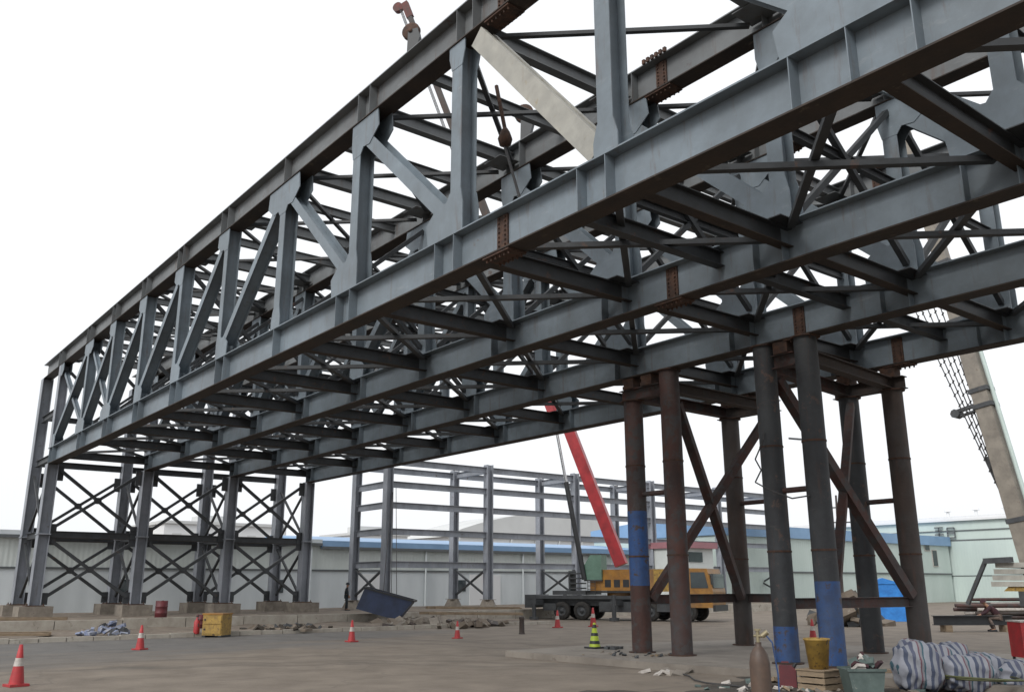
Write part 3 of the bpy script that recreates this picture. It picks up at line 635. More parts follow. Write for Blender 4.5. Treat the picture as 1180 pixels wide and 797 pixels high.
up=(V((0,0,1))-bd*bd.z).normalized(); fwd=-up
c=MB(); hp=tip
c.bar(loc(hp-bd*1.2),loc(hp+bd*.4),.35,.55); 
hn=loc(hp-V((.9,.2,-.3))); c.bar(loc(hp),hn,.3,.5,w2=.25,h2=.4); sd=(Rm@V((-.49,.87,0)))
c.tube(hn-sd*.2,hn+sd*.2,.42,n=16); c.build('boom_head',M['red_worn'],tc_)
# luffing cylinder
bt=pl0+(tip-pl0)*.235+fwd*.55; cbp=base+V((-.87*2.2,-.49*2.2,-1.4))
c=MB(); mid=cbp+(bt-cbp)*.55; c.tube(loc(cbp),loc(mid),.16); c.build('luffing_cylinder',M['black'],tc_)
c=MB(); c.tube(loc(mid),loc(bt),.10); c.build('luffing_rod',M['chrome'],tc_)
c=MB(); c.bar(loc(bt-bd*.9-up*.1),loc(bt+bd*.5-up*.1),.7,.5); c.build('boom_bracket',M['red'],tc_)
c=MB()
for o in(-.3,0,.3): c.tube(loc(bt+fwd*.3+V((-.49,.87,0))*o),loc(tip+fwd*.5+V((-.49,.87,0))*o),.03,n=6)
c.build('hoist_rope',M['rope'],tc_)
# ------------------------------------------------------------------ second crane at the right edge
DL=V((-11.5,45,0)); t=thing('mobile_crane','crane with beige telescopic boom and pendant ropes at the right edge','crane',DL)
def l2(p): return V(p)-DL
b0=V((-12.1,45,1.6)); b1=V((-16.75,45,34)); d=(b1-b0).normalized()
def bl(f): return b0+(b1-b0)*f
c=MB(); c.bar(l2(bl(0)),l2(bl(.62)),1.0,1.0,up=(1,0,0),w2=.9,h2=.9); c.bar(l2(bl(.6)),l2(bl(1)),.75,.8,up=(1,0,0),w2=.6,h2=.65); bo=c.build('boom',M['boom2'],t)
c=MB(); 
for f in (.12,.33,.36,.5,.62): c.bar(l2(bl(f)),l2(bl(f+.008)),1.1,1.16,up=(1,0,0))
c.build('boom_collar',M['darkgrey'],bo)
c=MB(); c.tube(l2(bl(.08)+V((.68,0,0))),l2(bl(.60)+V((.62,0,0))),.13,n=8); c.build('boom_pipe',M['clad_x'],bo)
c=MB(); f0=bl(.20)+V((-1.2,0,0)); 
sp_=V((-15.03,45,12.24))
for i in range(5):
    yo=-.3+.15*i; a=V((-13.40+.03*i,45+yo,7.2)); z_=V((-19.2+.52*i,45+yo,26.2))
    c.tube(l2(a),l2(z_),.035,n=6)
    for q in range(26):
        p_=a+(z_-a)*((q+1+.3*(i%2))/28); c.tube(l2(p_-V((.05,0,.1))),l2(p_+V((.05,0,.1))),.055,n=5)
c.build('pendant_rope',M['rope'],t)
c=MB(); c.bar(l2(sp_+V((-.35,0,.1))),l2(sp_+V((1.7,0,.5))),.3,.2); c.bar(l2(sp_+V((-.35,0,-.25))),l2(sp_+V((1.1,0,.05))),.3,.12); c.tube(l2(sp_+V((-.4,-.3,-.05))),l2(sp_+V((-.4,.3,-.05))),.28,n=8); c.build('rope_spreader',M['darkgrey'],t)
c=MB(); c.bar(l2(V((-13.9,45,9.4))),l2(V((-13.25,45,6.6))),.3,.45,up=(1,0,0),h2=.15); c.build('rope_anchor',M['darkgrey'],t)
# carrier body
c=MB(); c.box(-1.2,9,-1.5,1.5,.9,1.7); c.build('chassis',M['darkgrey'],t)
for i in range(4):
    c=MB(); c.box(-2.6+.12*i,2.5,-1.5,1.5,1.95+i*.34,2.22+i*.34); c.build('counterweight_slab',M['palecab'] if False else M['beige'],t)
c=MB(); c.prism([(-2.0,-1.4,1.7),(2.4,-1.4,1.7),(2.4,-1.4,2.15),(-1.5,-1.4,2.15)],(0,2.8,0)); c.build('slewing_body',M['yel2'],t)
c=MB(); c.bar((-4.0,-1.6,1.0),(-2.7,-1.6,3.35),.2,.2,up=(0,1,0)); c.bar((-2.75,-1.65,3.35),(-1.2,-1.65,3.4),.25,.3); c.build('mast_stay',M['darkgrey'],t)
for x in(0,1.5,5,6.5):
    for y in(-1.35,1.35): wheel(t,x,y,.6,.4)
# ------------------------------------------------------------------ small things
def cone(label,x,y,z=0,h=.85,rz=0,first=[None]):
    s=h/.85
    if first[0] is None:
        t=thing('traffic_cone',label,'traffic cone',(x,y,z),rz,'red and white traffic cones')
        c=MB(); c.box(-.2,.2,-.2,.2,0,.05); c.build('base',M['redplas'],t)
        c=MB(); pr=lambda q:.155-.12*q
        c.lathe((0,0,.05),[(pr(0),0),(pr(.45),.36)],n=18); c.lathe((0,0,.05),[(pr(.66),.528),(pr(1),.80),(0,.80)],n=18); c.build('body',M['redplas'],t)
        c=MB(); c.lathe((0,0,.05),[(pr(.45)+.003,.36),(pr(.66)+.003,.528)],n=18); c.build('white_band',M['white'],t)
        first[0]=t
    else: t=dup(first[0],(x,y,z),rz,label)
    t.scale=(s,s,s); return t
cone('red and white traffic cone nearest the camera, alone on the left of the road',-12.89,-5.66,0,.86,.2)
cone('traffic cone on the road in front of the verge left of the yellow cabinet',-22.99,-.13,0,.80,.5)
cone('traffic cone on the road in front of the standing person',-22.16,7.51,0,.80,.1)
cone('traffic cone on the road right of the blue skip',-21.4,11.94,0,.68,.3)
cone('traffic cone beside the rear wheels of the truck crane',-25.8,21.2,0,.85,.3)
cone('traffic cone in front of the truck crane, just left of the blue banded post',-25.5,23.4,0,.95,.6)
cone('traffic cone seen between the posts of the right tower',-11.07,21.4,0,.8,.3)
# green yellow cone
t=thing('traffic_cone','lime and black striped traffic cone at the slab edge left of the towers','traffic cone',(-11.47,10.52,.17-.17))
t.location=(-11.6,10.4,.17)
c=MB(); c.box(-.24,.24,-.24,.24,0,.05); c.build('base',M['black'],t)
c=MB(); pr=lambda q:.18-.14*q
c.lathe((0,0,.05),[(pr(0),0),(pr(1),.72),(0,.72)],n=18); c.build('body',M['lime'],t)
c=MB()
for a,b_ in((.12,.25),(.45,.58),(.78,.92)): c.lathe((0,0,.05),[(pr(a)+.004,.72*a),(pr(b_)+.004,.72*b_)],n=18)
c.build('black_band',M['black'],t)
c=MB(); 
for i in range(9): 
    a=random.uniform(0,6.3); c.obox((.5+random.uniform(-.3,.3),random.uniform(-.25,.25),.05),(.09,0,0),(0,.06,0),(0,.01,.05))
tag(c.build('rubble',M['darkgrey']),'small dark rubble lying beside the lime traffic cone','rubble').location=(-11.5,10.6,.15)
# short post with white top
c=MB(); c.lathe((0,0,0),[(.14,0),(.12,.1),(.11,.62),(.13,.66),(.11,.74),(0,.76)],n=12); o=c.build('bollard',M['tube_brown']); o.location=(-22.3,16.05,0); tag(o,'short brown bollard on the road between two cones and the crane','bollard')
# skip (tilted navy tub)
t=thing('waste_skip','navy blue open skip tilted on slings beside the standing person','skip',(-35.4,16.7,PADZ-.05),rad(52)); 
c=MB()
def skip_shape(c,i=0):
    L_,w,hh=1.4,.85,1.2
    bot=[(-L_-.15+i,-w+i,.0+i),(L_-.55-i,-w+i,.0+i),(L_-.55-i,w-i,.0+i),(-L_-.15+i,w-i,.0+i)]
    topp=[(-L_+i,-w+i,hh),(L_-i,-w+i,hh),(L_-i,w-i,hh),(-L_+i,w-i,hh)]
    return bot,topp
b0_,t0_=skip_shape(c); b1_,t1_=skip_shape(c,.06)
c.add(b0_+t0_+b1_+t1_,[(3,2,1,0)]+[(i,(i+1)%4,4+(i+1)%4,4+i) for i in range(4)]+[(8,9,10,11)]+[(8+i,12+i,12+(i+1)%4,8+(i+1)%4) for i in range(4)]+[(4+i,4+(i+1)%4,12+(i+1)%4,12+i) for i in range(4)])
sk=c.build('tub',M['skip'],t); sk.rotation_euler=(0,rad(15),0)
c=MB(); c.bar((-1.42,-.88,1.2),(1.42,-.88,1.2),.08,.1); c.bar((-1.42,.88,1.2),(1.42,.88,1.2),.08,.1); c.bar((1.42,-.88,1.2),(1.42,.88,1.2),.08,.1); c.bar((-1.42,-.88,1.2),(-1.42,.88,1.2),.08,.1); r_=c.build('rim_rail',M['black'],sk)
# vertical ropes above skip
t=thing('rope_set','thin ropes hanging from the steel frame down to the blue skip','ropes',(-38.5,20.6,1.6))
c=MB()
for a,b_ in(((-.5,0),(-.2,1.1)),((.1,.2),(-.1,1.1)),((.7,.2),(.1,1.2)),((-.1,.2),(-.2,1.1))): c.tube((a[0]+1.8,a[1]-3.0,0),(-4.4+b_[0],b_[1]-.2,6.9),.022,n=5)
c.build('rope',M['rope'],t)
# yellow cabinet
def at(name,label,cat,x,y,z=0,rz=0,group=None): return thing(name,label,cat,(x,y,z),rz,group)
t=at('equipment_cabinet','dirty yellow equipment cabinet standing at the kerb in front of the trestle','cabinet',-29.0,4.75,0,rad(40))
c=MB(); c.box(-.45,.45,-.4,.4,.08,.92); c.build('body',M['yel2'],t)
c=MB(); c.box(-.42,.42,-.43,-.4,.15,.5); c.box(-.42,.42,-.43,-.4,.54,.86); c.build('door',M['yel2'],t)
c=MB(); c.box(-.48,.48,-.43,.43,.92,.97); c.build('lid',M['yellow'],t)
c=MB(); c.box(-.45,-.3,-.4,.4,0,.08); c.box(.3,.45,-.4,.4,0,.08); c.build('foot',M['black'],t)
c=MB(); c.box(-.36,-.3,-.46,-.43,.3,.36); c.box(-.36,-.3,-.46,-.43,.68,.74); c.build('handle',M['black'],t)
t=at('fire_extinguisher','small red extinguisher standing left of the yellow cabinet','extinguisher',-29.6,4.1,.12)
c=MB(); c.lathe((0,0,0),[(.12,0),(.13,.04),(.13,.5),(.06,.6),(.04,.62),(.04,.68),(0,.68)],n=14); c.build('body',M['redplas'],t)
c=MB(); c.bar((-.1,0,.7),(.12,0,.74),.04,.05); c.tube((.04,0,.66),(.16,0,.3),.02,n=6); c.build('valve',M['black'],t)
for i,(x,y,s,lab) in enumerate(((-36.2,4.9,1,'dark red drum on the low wall near the trestle foot'),(-34.2,5.9,.75,'smaller dark red drum on the verge left of the yellow cabinet'))):
    t=at('oil_drum',lab,'drum',x+ (0 if i else -.9),y,(PADZ if i==0 else .1),.4*i)
    c=MB(); c.lathe((0,0,0),[(0,0),(.29*s,0),(.29*s,.28*s),(.31*s,.30*s),(.29*s,.32*s),(.29*s,.58*s),(.31*s,.60*s),(.29*s,.62*s),(.29*s,.88*s),(.26*s,.88*s),(0,.86*s)],n=18); c.build('body',mat('dark_red_drum',(.13,.02,.025),(.07,.015,.02)) if i==0 else bpy.data.materials['dark_red_drum'],t)
    c=MB(); c.tube((.15*s,0,.86*s),(.15*s,0,.9*s),.04,n=8); c.build('bung',M['black'],t)
# scrap heap blue/white
def heap(name,label,cat,x,y,z,n,r,hh,m,size=.25,flat=.4):
    c=MB()
    for i in range(n):
        a=random.uniform(0,6.28); q=random.random()**.6*r; e=Euler((random.uniform(-.6,.6),random.uniform(-.6,.6),random.uniform(0,3))).to_matrix()
        s=size*random.uniform(.5,1.2); zz=max(.02,hh*(1-q/r)*random.uniform(.3,1))
        c.obox((math.cos(a)*q,math.sin(a)*q,zz),e@V((s,0,0)),e@V((0,s*random.uniform(.4,.9),0)),e@V((0,0,s*flat*random.uniform(.4,1))),random.randrange(len(m)))
    o=c.build(name,m); o.location=(x,y,z); return tag(o,label,cat)
heap('scrap_pile','pile of blue and white plastic scrap on the verge left of the trestle centre','scrap pile',-31.2,.9,.12,34,1.0,.6,[M['bluebag'],M['bluebag'],M['dirt'],M['darkgrey']],.22)
heap('rubble_pile','long low pile of brown earth and rubble on the verge below the standing person','rubble pile',-31.4,9.0,.12,60,2.1,.12,[M['dirt'],M['dirt_shade'],M['darkgrey']],.2)
heap('rubble_pile','rubble and broken concrete between the blue skip and the crane','rubble pile',-31.5,17.6,.1,90,3.6,.2,[M['dirt'],M['conc'],M['conc'],M['tube_brown']],.35)
heap('rubble_pile','brown earth heap seen between the two support towers','rubble pile',-17.5,34.3,0,60,1.9,1.7,[M['dirt'],M['dirt'],M['darkgrey']],.5,.7)
# timber stack/planks
for (x,y,z,rz,L_,lab) in((-32.3,20.5,.5,rad(72),6,'long pale plank lying on rubble in front of the crane'),(-39,25.5,PADZ+.1,rad(85),7,'timber beam on the pad behind the rubble'),(-37.6,-1.8,PADZ+.1,rad(88),5,'timber beam on the low wall left of the trestle'),(-32.5,-3.0,.18,rad(80),4,'timber beam on the verge at the left edge')):
    c=MB(); c.box(-L_/2,L_/2,-.15,.15,0,.14); c.box(-L_/2+.4,L_/2-.1,-.5,-.22,.0,.1); o=c.build('timber_beam',M['wood']); o.location=(x,y,z); o.rotation_euler=(0,.02,rz); tag(o,lab,'timber')
# white leaning board at left edge
c=MB(); c.bar((0,0,0),(-.25,-.35,1.15),.25,.06); o=c.build('white_board',M['white']); o.location=(-31.4,-3.4,.1); tag(o,'white board leaning at the left edge above the kerb','board')
# pulleys on the top chords
for (x,y,s,lab) in((-6.95,.25,1.0,'round pulley block standing on the top chord of the nearest truss'),(-8.6,5.25,1.25,'round pulley block standing on the top chord of the second truss')):
    t=at('pulley_block',lab,'pulley',x,y,ZT,rad(35))
    c=MB(); c.box(-.12*s,.12*s,-.1*s,.1*s,0,.04); c.prism([(-.10*s,-.07*s,.04),(.10*s,-.07*s,.04),(.24*s,-.07*s,.55*s),(.18*s,-.07*s,.82*s),(-.08*s,-.07*s,.80*s)],(0,.14*s,0)); c.build('bracket',M['darkgrey'],t)
    c=MB(); c.lathe((-.02*s,-.06*s,.78*s),[(0,0),(.2*s,0),(.24*s,.02*s),(.2*s,.06*s),(.24*s,.10*s),(.2*s,.12*s),(0,.12*s)],n=20,axis='y'); c.lathe((-.02*s,-.1*s,.78*s),[(0,0),(.06*s,0),(.06*s,.2*s),(0,.2*s)],n=10,axis='y'); c.build('sheave',M['rust'],t)
# chain hoist below the nearest top chord
t=at('chain_hoist','rusty hoist hook hanging below the top chord beside the beige diagonal','hoist',-5.25,1.9,zt-1.6)
c=MB(); c.tube((-.35,0,1.7),(0,0,.35),.05,n=6); c.build('upper_sling',M['rust'],t)
c=MB(); c.lathe((0,0,-.1),[(0,0),(.14,.05),(.18,.2),(.12,.38),(.05,.5),(0,.5)],n=12); c.build('hoist_body',M['rust'],t)
c=MB(); c.tube((0,0,-.1),(.55,.1,-1.9),.035,n=6); c.build('load_sling',M['rope'],t)
# gas cylinder near the camera
t=at('gas_cylinder','brown gas cylinder with brass valve standing close in front of the towers','gas cylinder',3.19,-.91,0)
c=MB(); c.lathe((0,0,0),[(0,0),(.115,0),(.118,.03),(.118,1.22),(.10,1.32),(.06,1.39),(.035,1.41),(.035,1.45)],n=24); c.build('body',mat('brown_cylinder_paint',(.085,.052,.035),(.05,.032,.024),scale=5,rough=.55,spots=(.22,.16,.12),sscale=8,sthr=.62),t)
c=MB(); c.tube((0,0,1.45),(0,0,1.58),.022,n=8); c.tube((-.05,0,1.52),(.06,0,1.52),.016,n=8); c.tube((0,0,1.58),(0,0,1.60),.04,n=10); c.tube((.06,0,1.52),(.12,.03,1.57),.03,n=10); c.build('valve',mat('dull_brass',(.35,.3,.2),(.2,.17,.1),metal=.6,rough=.4),t)
c=MB(); pts=[(.1,.02,1.53),(.16,.05,1.45),(.17,.1,1.1),(.15,.12,.7),(.2,.16,.3),(.3,.3,.03),(.6,.8,.015)]
for a,b_ in zip(pts,pts[1:]): c.tube(a,b_,.009,n=6)
c.build('hose',M['tube_blue'],t)
# sacks
def sack(label,x,y,z,rz,sx,sy,sz,m='sack',sd=0,sag=.0):
    rnd=random.Random(sd); n1,n2=56,32; b=MB(); vs=[]
    ph=[rnd.uniform(0,6) for _ in range(6)]
    for j in range(n2+1):
        v=-math.pi/2+math.pi*j/n2
        for i in range(n1):
            u=2*math.pi*i/n1; cu,su,cv,sv=math.cos(u),math.sin(u),math.cos(v),math.sin(v)
            f=lambda t,e:math.copysign(abs(t)**e,t)
            X=f(cv,.55)*f(cu,.6); Y=f(cv,.55)*f(su,.6); Z=f(sv,.8)
            cr=lambda t:1-2*abs(math.sin(t)); w=1+.06*math.sin(4*X+ph[0]+2*Z)+.045*cr(5*Y+ph[1]+2*X)+.05*cr(4*Z+ph[2]+3*X)+.03*cr(9*X+ph[3]-4*Z+2*Y)
            vs.append((X*sx*w,Y*sy*w,(Z*.5*w+.5)*sz-sag*X*X))
    b.add(vs,[(j*n1+i,j*n1+(i+1)%n1,(j+1)*n1+(i+1)%n1,(j+1)*n1+i) for j in range(n2) for i in range(n1)],0,True)
    o=b.build('woven_sack',M[m]); o.location=(x,y,z); o.rotation_euler=(0,0,rz)
    return tag(o,label,'sack','striped woven sacks')
R0=rad(50)
def sk(u,v): # local frame along image-right at the sack pile
    ox,oy=.42,9.1; d=V((.62,.785)); n=V((.785,-.62)); return ox+d.x*u+n.x*v, oy+d.y*u+n.y*v
for (u,v,z,sx,sy,sz,lab,rr) in(
    (-.72,.0,.0,.46,.5,.98,'big grey striped sack standing upright at the left end of the sack pile',.0),
    (-.12,-.15,.0,.46,.5,.92,'striped sack leaning on the big upright one',.12),
    (.10,.28,.0,.50,.42,.74,'striped sack with a red and a teal stripe at the front middle of the pile',-.05),
    (.62,-.05,.0,.46,.45,.72,'striped sack right of the middle of the pile',.15),
    (1.15,.15,.0,.5,.45,.62,'crumpled striped sack near the right end of the pile',.3),
    (1.75,.3,.0,.5,.45,.48,'flat striped sack at the right edge of the picture below the red box',-.2)):
    x,y=sk(u,v); sack(lab,x,y,.0,rad(52)+rr,sx,sy,sz,sd=int(u*100))
# bucket, tub, red jerrycan near the towers
t=at('plastic_bucket','yellow bucket standing in front of the blue footed tower post','bucket',-.75,7.35,0)
c=MB(); c.lathe((0,0,0),[(0,.01),(.19,0),(.25,.55),(.27,.56),(.27,.60),(.24,.60),(.235,.55),(.18,.05),(0,.05)],n=22); c.build('body',M['yel2'],t)
c=MB(); 
for i in range(8): 
    a=math.pi*i/8; b_=math.pi*(i+1)/8; c.tube((.27*math.cos(a),-.02,.58-.2*math.sin(a)),(.27*math.cos(b_),-.02-.0,.58-.2*math.sin(b_)),.008,n=5)
c.build('handle',M['rope'],t)
o=at('wooden_crate','low wooden crate with an orange cloth under the yellow bucket','crate',-1.36,7.07,0)
bpy.data.objects[t.name].location=(-1.36,7.07,.42)
c=MB()
for i in range(3): c.box(-.32,.32,-.32,-.29,.03+i*.13,.13+i*.13); c.box(-.32,.32,.29,.32,.03+i*.13,.13+i*.13); c.box(-.32,-.29,-.288,.288,.03+i*.13,.13+i*.13); c.box(.29,.32,-.288,.288,.03+i*.13,.13+i*.13)
c.box(-.34,.34,-.34,.34,.395,.417); c.build('slats',M['wood'],o)
for px_ in(-.285,.25):
    for py_ in(-.285,.25): c=MB(); c.box(px_,px_+.035,py_,py_+.035,0,.39); c.build('corner_post',M['wood'],o)
t=at('plastic_tub','grey green plastic tub heaped with rags, right of the yellow bucket','tub',-.42,7.1,0,rad(50))
c=MB(); c.prism([(-.28,-.3,0),(.28,-.3,0),(.36,-.3,.48),(-.36,-.3,.48)],(0,.6,0)); c.bar((-.38,-.31,.48),(.38,-.31,.48),.04,.05); c.bar((-.38,.31,.48),(.38,.31,.48),.04,.05); c.build('body',M['tub'],t)
c=MB()
for i in range(14):
    e=Euler((random.uniform(-1,1),random.uniform(-1,1),random.uniform(0,3))).to_matrix(); c.obox((random.uniform(-.25,.25),random.uniform(-.2,.2),.5+random.uniform(0,.16)),e@V((.14,0,0)),e@V((0,.09,0)),e@V((0,0,.03)),random.randrange(3))
c.build('rags',[M['tub'],M['white'],M['maroon']],t)
t=at('jerrycan','dark red jerrycan between the gas cylinder and the yellow bucket','jerrycan',-2.0,6.9,0,rad(30))
c=MB(); c.prism([(-.17,-.1,0),(.17,-.1,0),(.17,-.1,.38),(.08,-.1,.46),(-.17,-.1,.46)],(0,.2,0)); c.build('body',bpy.data.materials['dark_red_drum'],t)
c=MB(); c.tube((.12,0,.42),(.17,0,.50),.035,n=8); c.build('cap',M['black'],t)
c=MB(); c.bar((-.12,0,.52),(.03,0,.52),.03,.03); c.bar((-.12,0,.45),(-.12,0,.53),.03,.03); c.bar((.03,0,.45),(.03,0,.53),.03,.03); c.build('handle',bpy.data.materials['dark_red_drum'],t)
for i,(x,y,lab) in enumerate(((1.2,9.9,'weathered timber plank on the slab left of the sacks'),(-.6,9.6,'second timber plank lying near the tub'))):
    c=MB(); c.box(-1.3,1.3,-.12,.12,0,.06); c.box(-1.1,1.4,.16,.36,0,.05); o=c.build('timber_beam',M['wood']); o.location=(x-1,y+.3,.172); o.rotation_euler=(0,0,rad(30+25*i)); tag(o,lab,'timber')
c=MB(); pts=[(math.cos(a*.5)*(.35+.02*a)+.03*a,math.sin(a*.5)*(.3+.01*a),.03+.004*a) for a in range(40)]
for a,b_ in zip(pts,pts[1:]): c.tube(a,b_,.02,n=6,caps=False)
o=c.build('hose_coil',M['lime'] if False else mat('olive_hose',(.09,.10,.04),(.06,.06,.03),rough=.5)); o.location=(.1,9.0,.175); tag(o,'olive hose coil lying left of the striped sacks','hose')
heap('ground_litter','grey litter and dust heap around the gas cylinder foot','litter',-2.2,6.6,0,30,1.6,.08,[M['tub'],M['slab'],M['white']],.09)
heap('ground_litter','pale scrap sheet and stones on the road in front of the slab','litter',-5.6,8.3-1.0,0,10,.8,.06,[M['white'],M['slab']],.16)
# red box on stand at the right edge
t=at('red_tool_box','bright red steel box on a thin stand at the right edge','tool box',-.16,14.35,-.13,rad(52))
c=MB(); c.box(-.40,-.04,-.3,.3,.5,1.32); c.box(.0,.42,-.3,.3,.5,1.30); c.build('body',M['redplas'],t)
c=MB(); c.box(-.42,.44,-.32,.32,1.322,1.36); c.build('lid',M['white'],t)
c=MB()
for x in(-.36,.38):
    for y in(-.26,.26): c.box(x-.025,x+.025,y-.025,y+.025,.13,.5)
c.build('stand',M['black'],t)
# dark beam on ground & pipe stacks
t=at('steel_beam','dark steel beam on blocks lying left of the crouching worker','beam',-9.6,33.8,0,rad(52))
c=MB(); c.hb((-3.0,0,.5),(.6,0,.5),.35,.42,.03,.02); c.build('beam',M['black'],t)
c=MB(); c.box(-2.6,-2.3,-.3,.3,0,.288); c.box(.1,.4,-.3,.3,0,.288); c.build('block',M['wood'],t)
for i,(x,y,L_,hh,lab) in enumerate(((-15.5,50,7,.9,'heap of brown steel pipes on the ground before the blue roofed workshop'),(-18,60,9,1.2,'pile of mixed steel profiles further back before the workshop'))):
    c=MB()
    for j in range(16):
        z=.12+hh*(j//4)/4; yy=-.6+.38*(j%4); L1_=L_*random.uniform(.7,1); c.tube((-L1_/2+random.uniform(-.6,.6),yy,z),(L1_/2,yy+random.uniform(-.2,.2),z+random.uniform(0,.1)),.11,n=8,mi=j%3)
    o=c.build('pipe_stack',[M['tube'],M['tube_brown'],M['white']]); o.location=(x,y,0); o.rotation_euler=(0,0,rad(40)); tag(o,lab,'pipe stack')
# blue tarp covered box
t=at('blue_container','bright blue tarpaulin covered box behind the right tower','container',-19.57,41.5,0,rad(35))
c=MB(); c.box(-1.1,1.1,-.8,.8,.0,2.1); c.build('body',M['tarp'],t)
c=MB(); c.prism([(-1.15,-.85,2.1),(1.15,-.85,2.1),(0,-.85,2.45)],(0,1.7,0)); c.build('cover',M['tarp'],t)
# street lamp behind the towers
t=at('street_lamp','street lamp with short arm rising behind the left tower','street lamp',-26,46,0)
c=MB(); c.tube((0,0,0),(0,0,12.0),.12,.07,n=10); c.build('pole',M['col'],t)
c=MB(); c.bar((0,0,12),(-.95,-.3,12.15),.07,.07); c.build('arm',M['col'],t)
c=MB(); c.bar((-.8,-.28,12.12),(-1.8,-.6,12.3),.25,.12); c.build('lamp_head',M['darkgrey'],t)
# hanging cable on right tower
def cable(label,pts,r=.02,m='rope'):
    c=MB()
    for a,b_ in zip(pts,pts[1:]): c.tube(a,b_,r,n=5,caps=False)
    return tag(c.build('power_cable',M[m]),label,'cable')
cable('thin black cable drooping between the posts of the right tower',[(-4.3,9.92,6.0),(-4.25,9.75,5.75),(-4.5,9.7,5.3),(-4.35,9.72,5.0),(-4.55,9.7,4.7),(-4.1,9.7,4.45),(-3.5,9.75,4.2),(-3.1,9.92,4.25)])
cable('grey cable sagging across the dark dirt behind the gas cylinder',[(-6+.6*i,7.4-.25*i+.25*math.sin(i*1.3),.03) for i in range(12)],.018)
t=at('utility_pole','thin utility pole with short crossarms seen between the right tower posts','utility pole',-32,57,0)
c=MB(); c.tube((0,0,0),(.3,0,9.2),.13,.08,n=8); c.build('pole',M['tube_brown'],t)
c=MB(); c.bar((-.8,-.6,8.2),(1.3,.8,8.2),.1,.1); c.build('crossarm',M['darkgrey'],t)
c=MB(); c.bar((-.8,-.6,7.0),(1.2,.8,7.0),.1,.1); c.build('crossarm',M['darkgrey'],t)
c=MB(); c.tube((.1,-.2,5.6),(.1,-.2,6.4),.3,n=10); c.build('transformer',M['darkgrey'],t)
heap('stone_litter','stones and torn cloth scattered on the dark dirt left of the sacks','litter',-1.6,8.0,.02,60,2.0,.1,[M['conc'],M['dirt_shade'],M['darkgrey'],M['wood'],M['tub']],.1)
heap('stone_litter','small debris scattered around the feet of the left tower','litter',-9,9.0,.17,24,1.5,.06,[M['darkgrey'],M['wood'],M['conc']],.07)
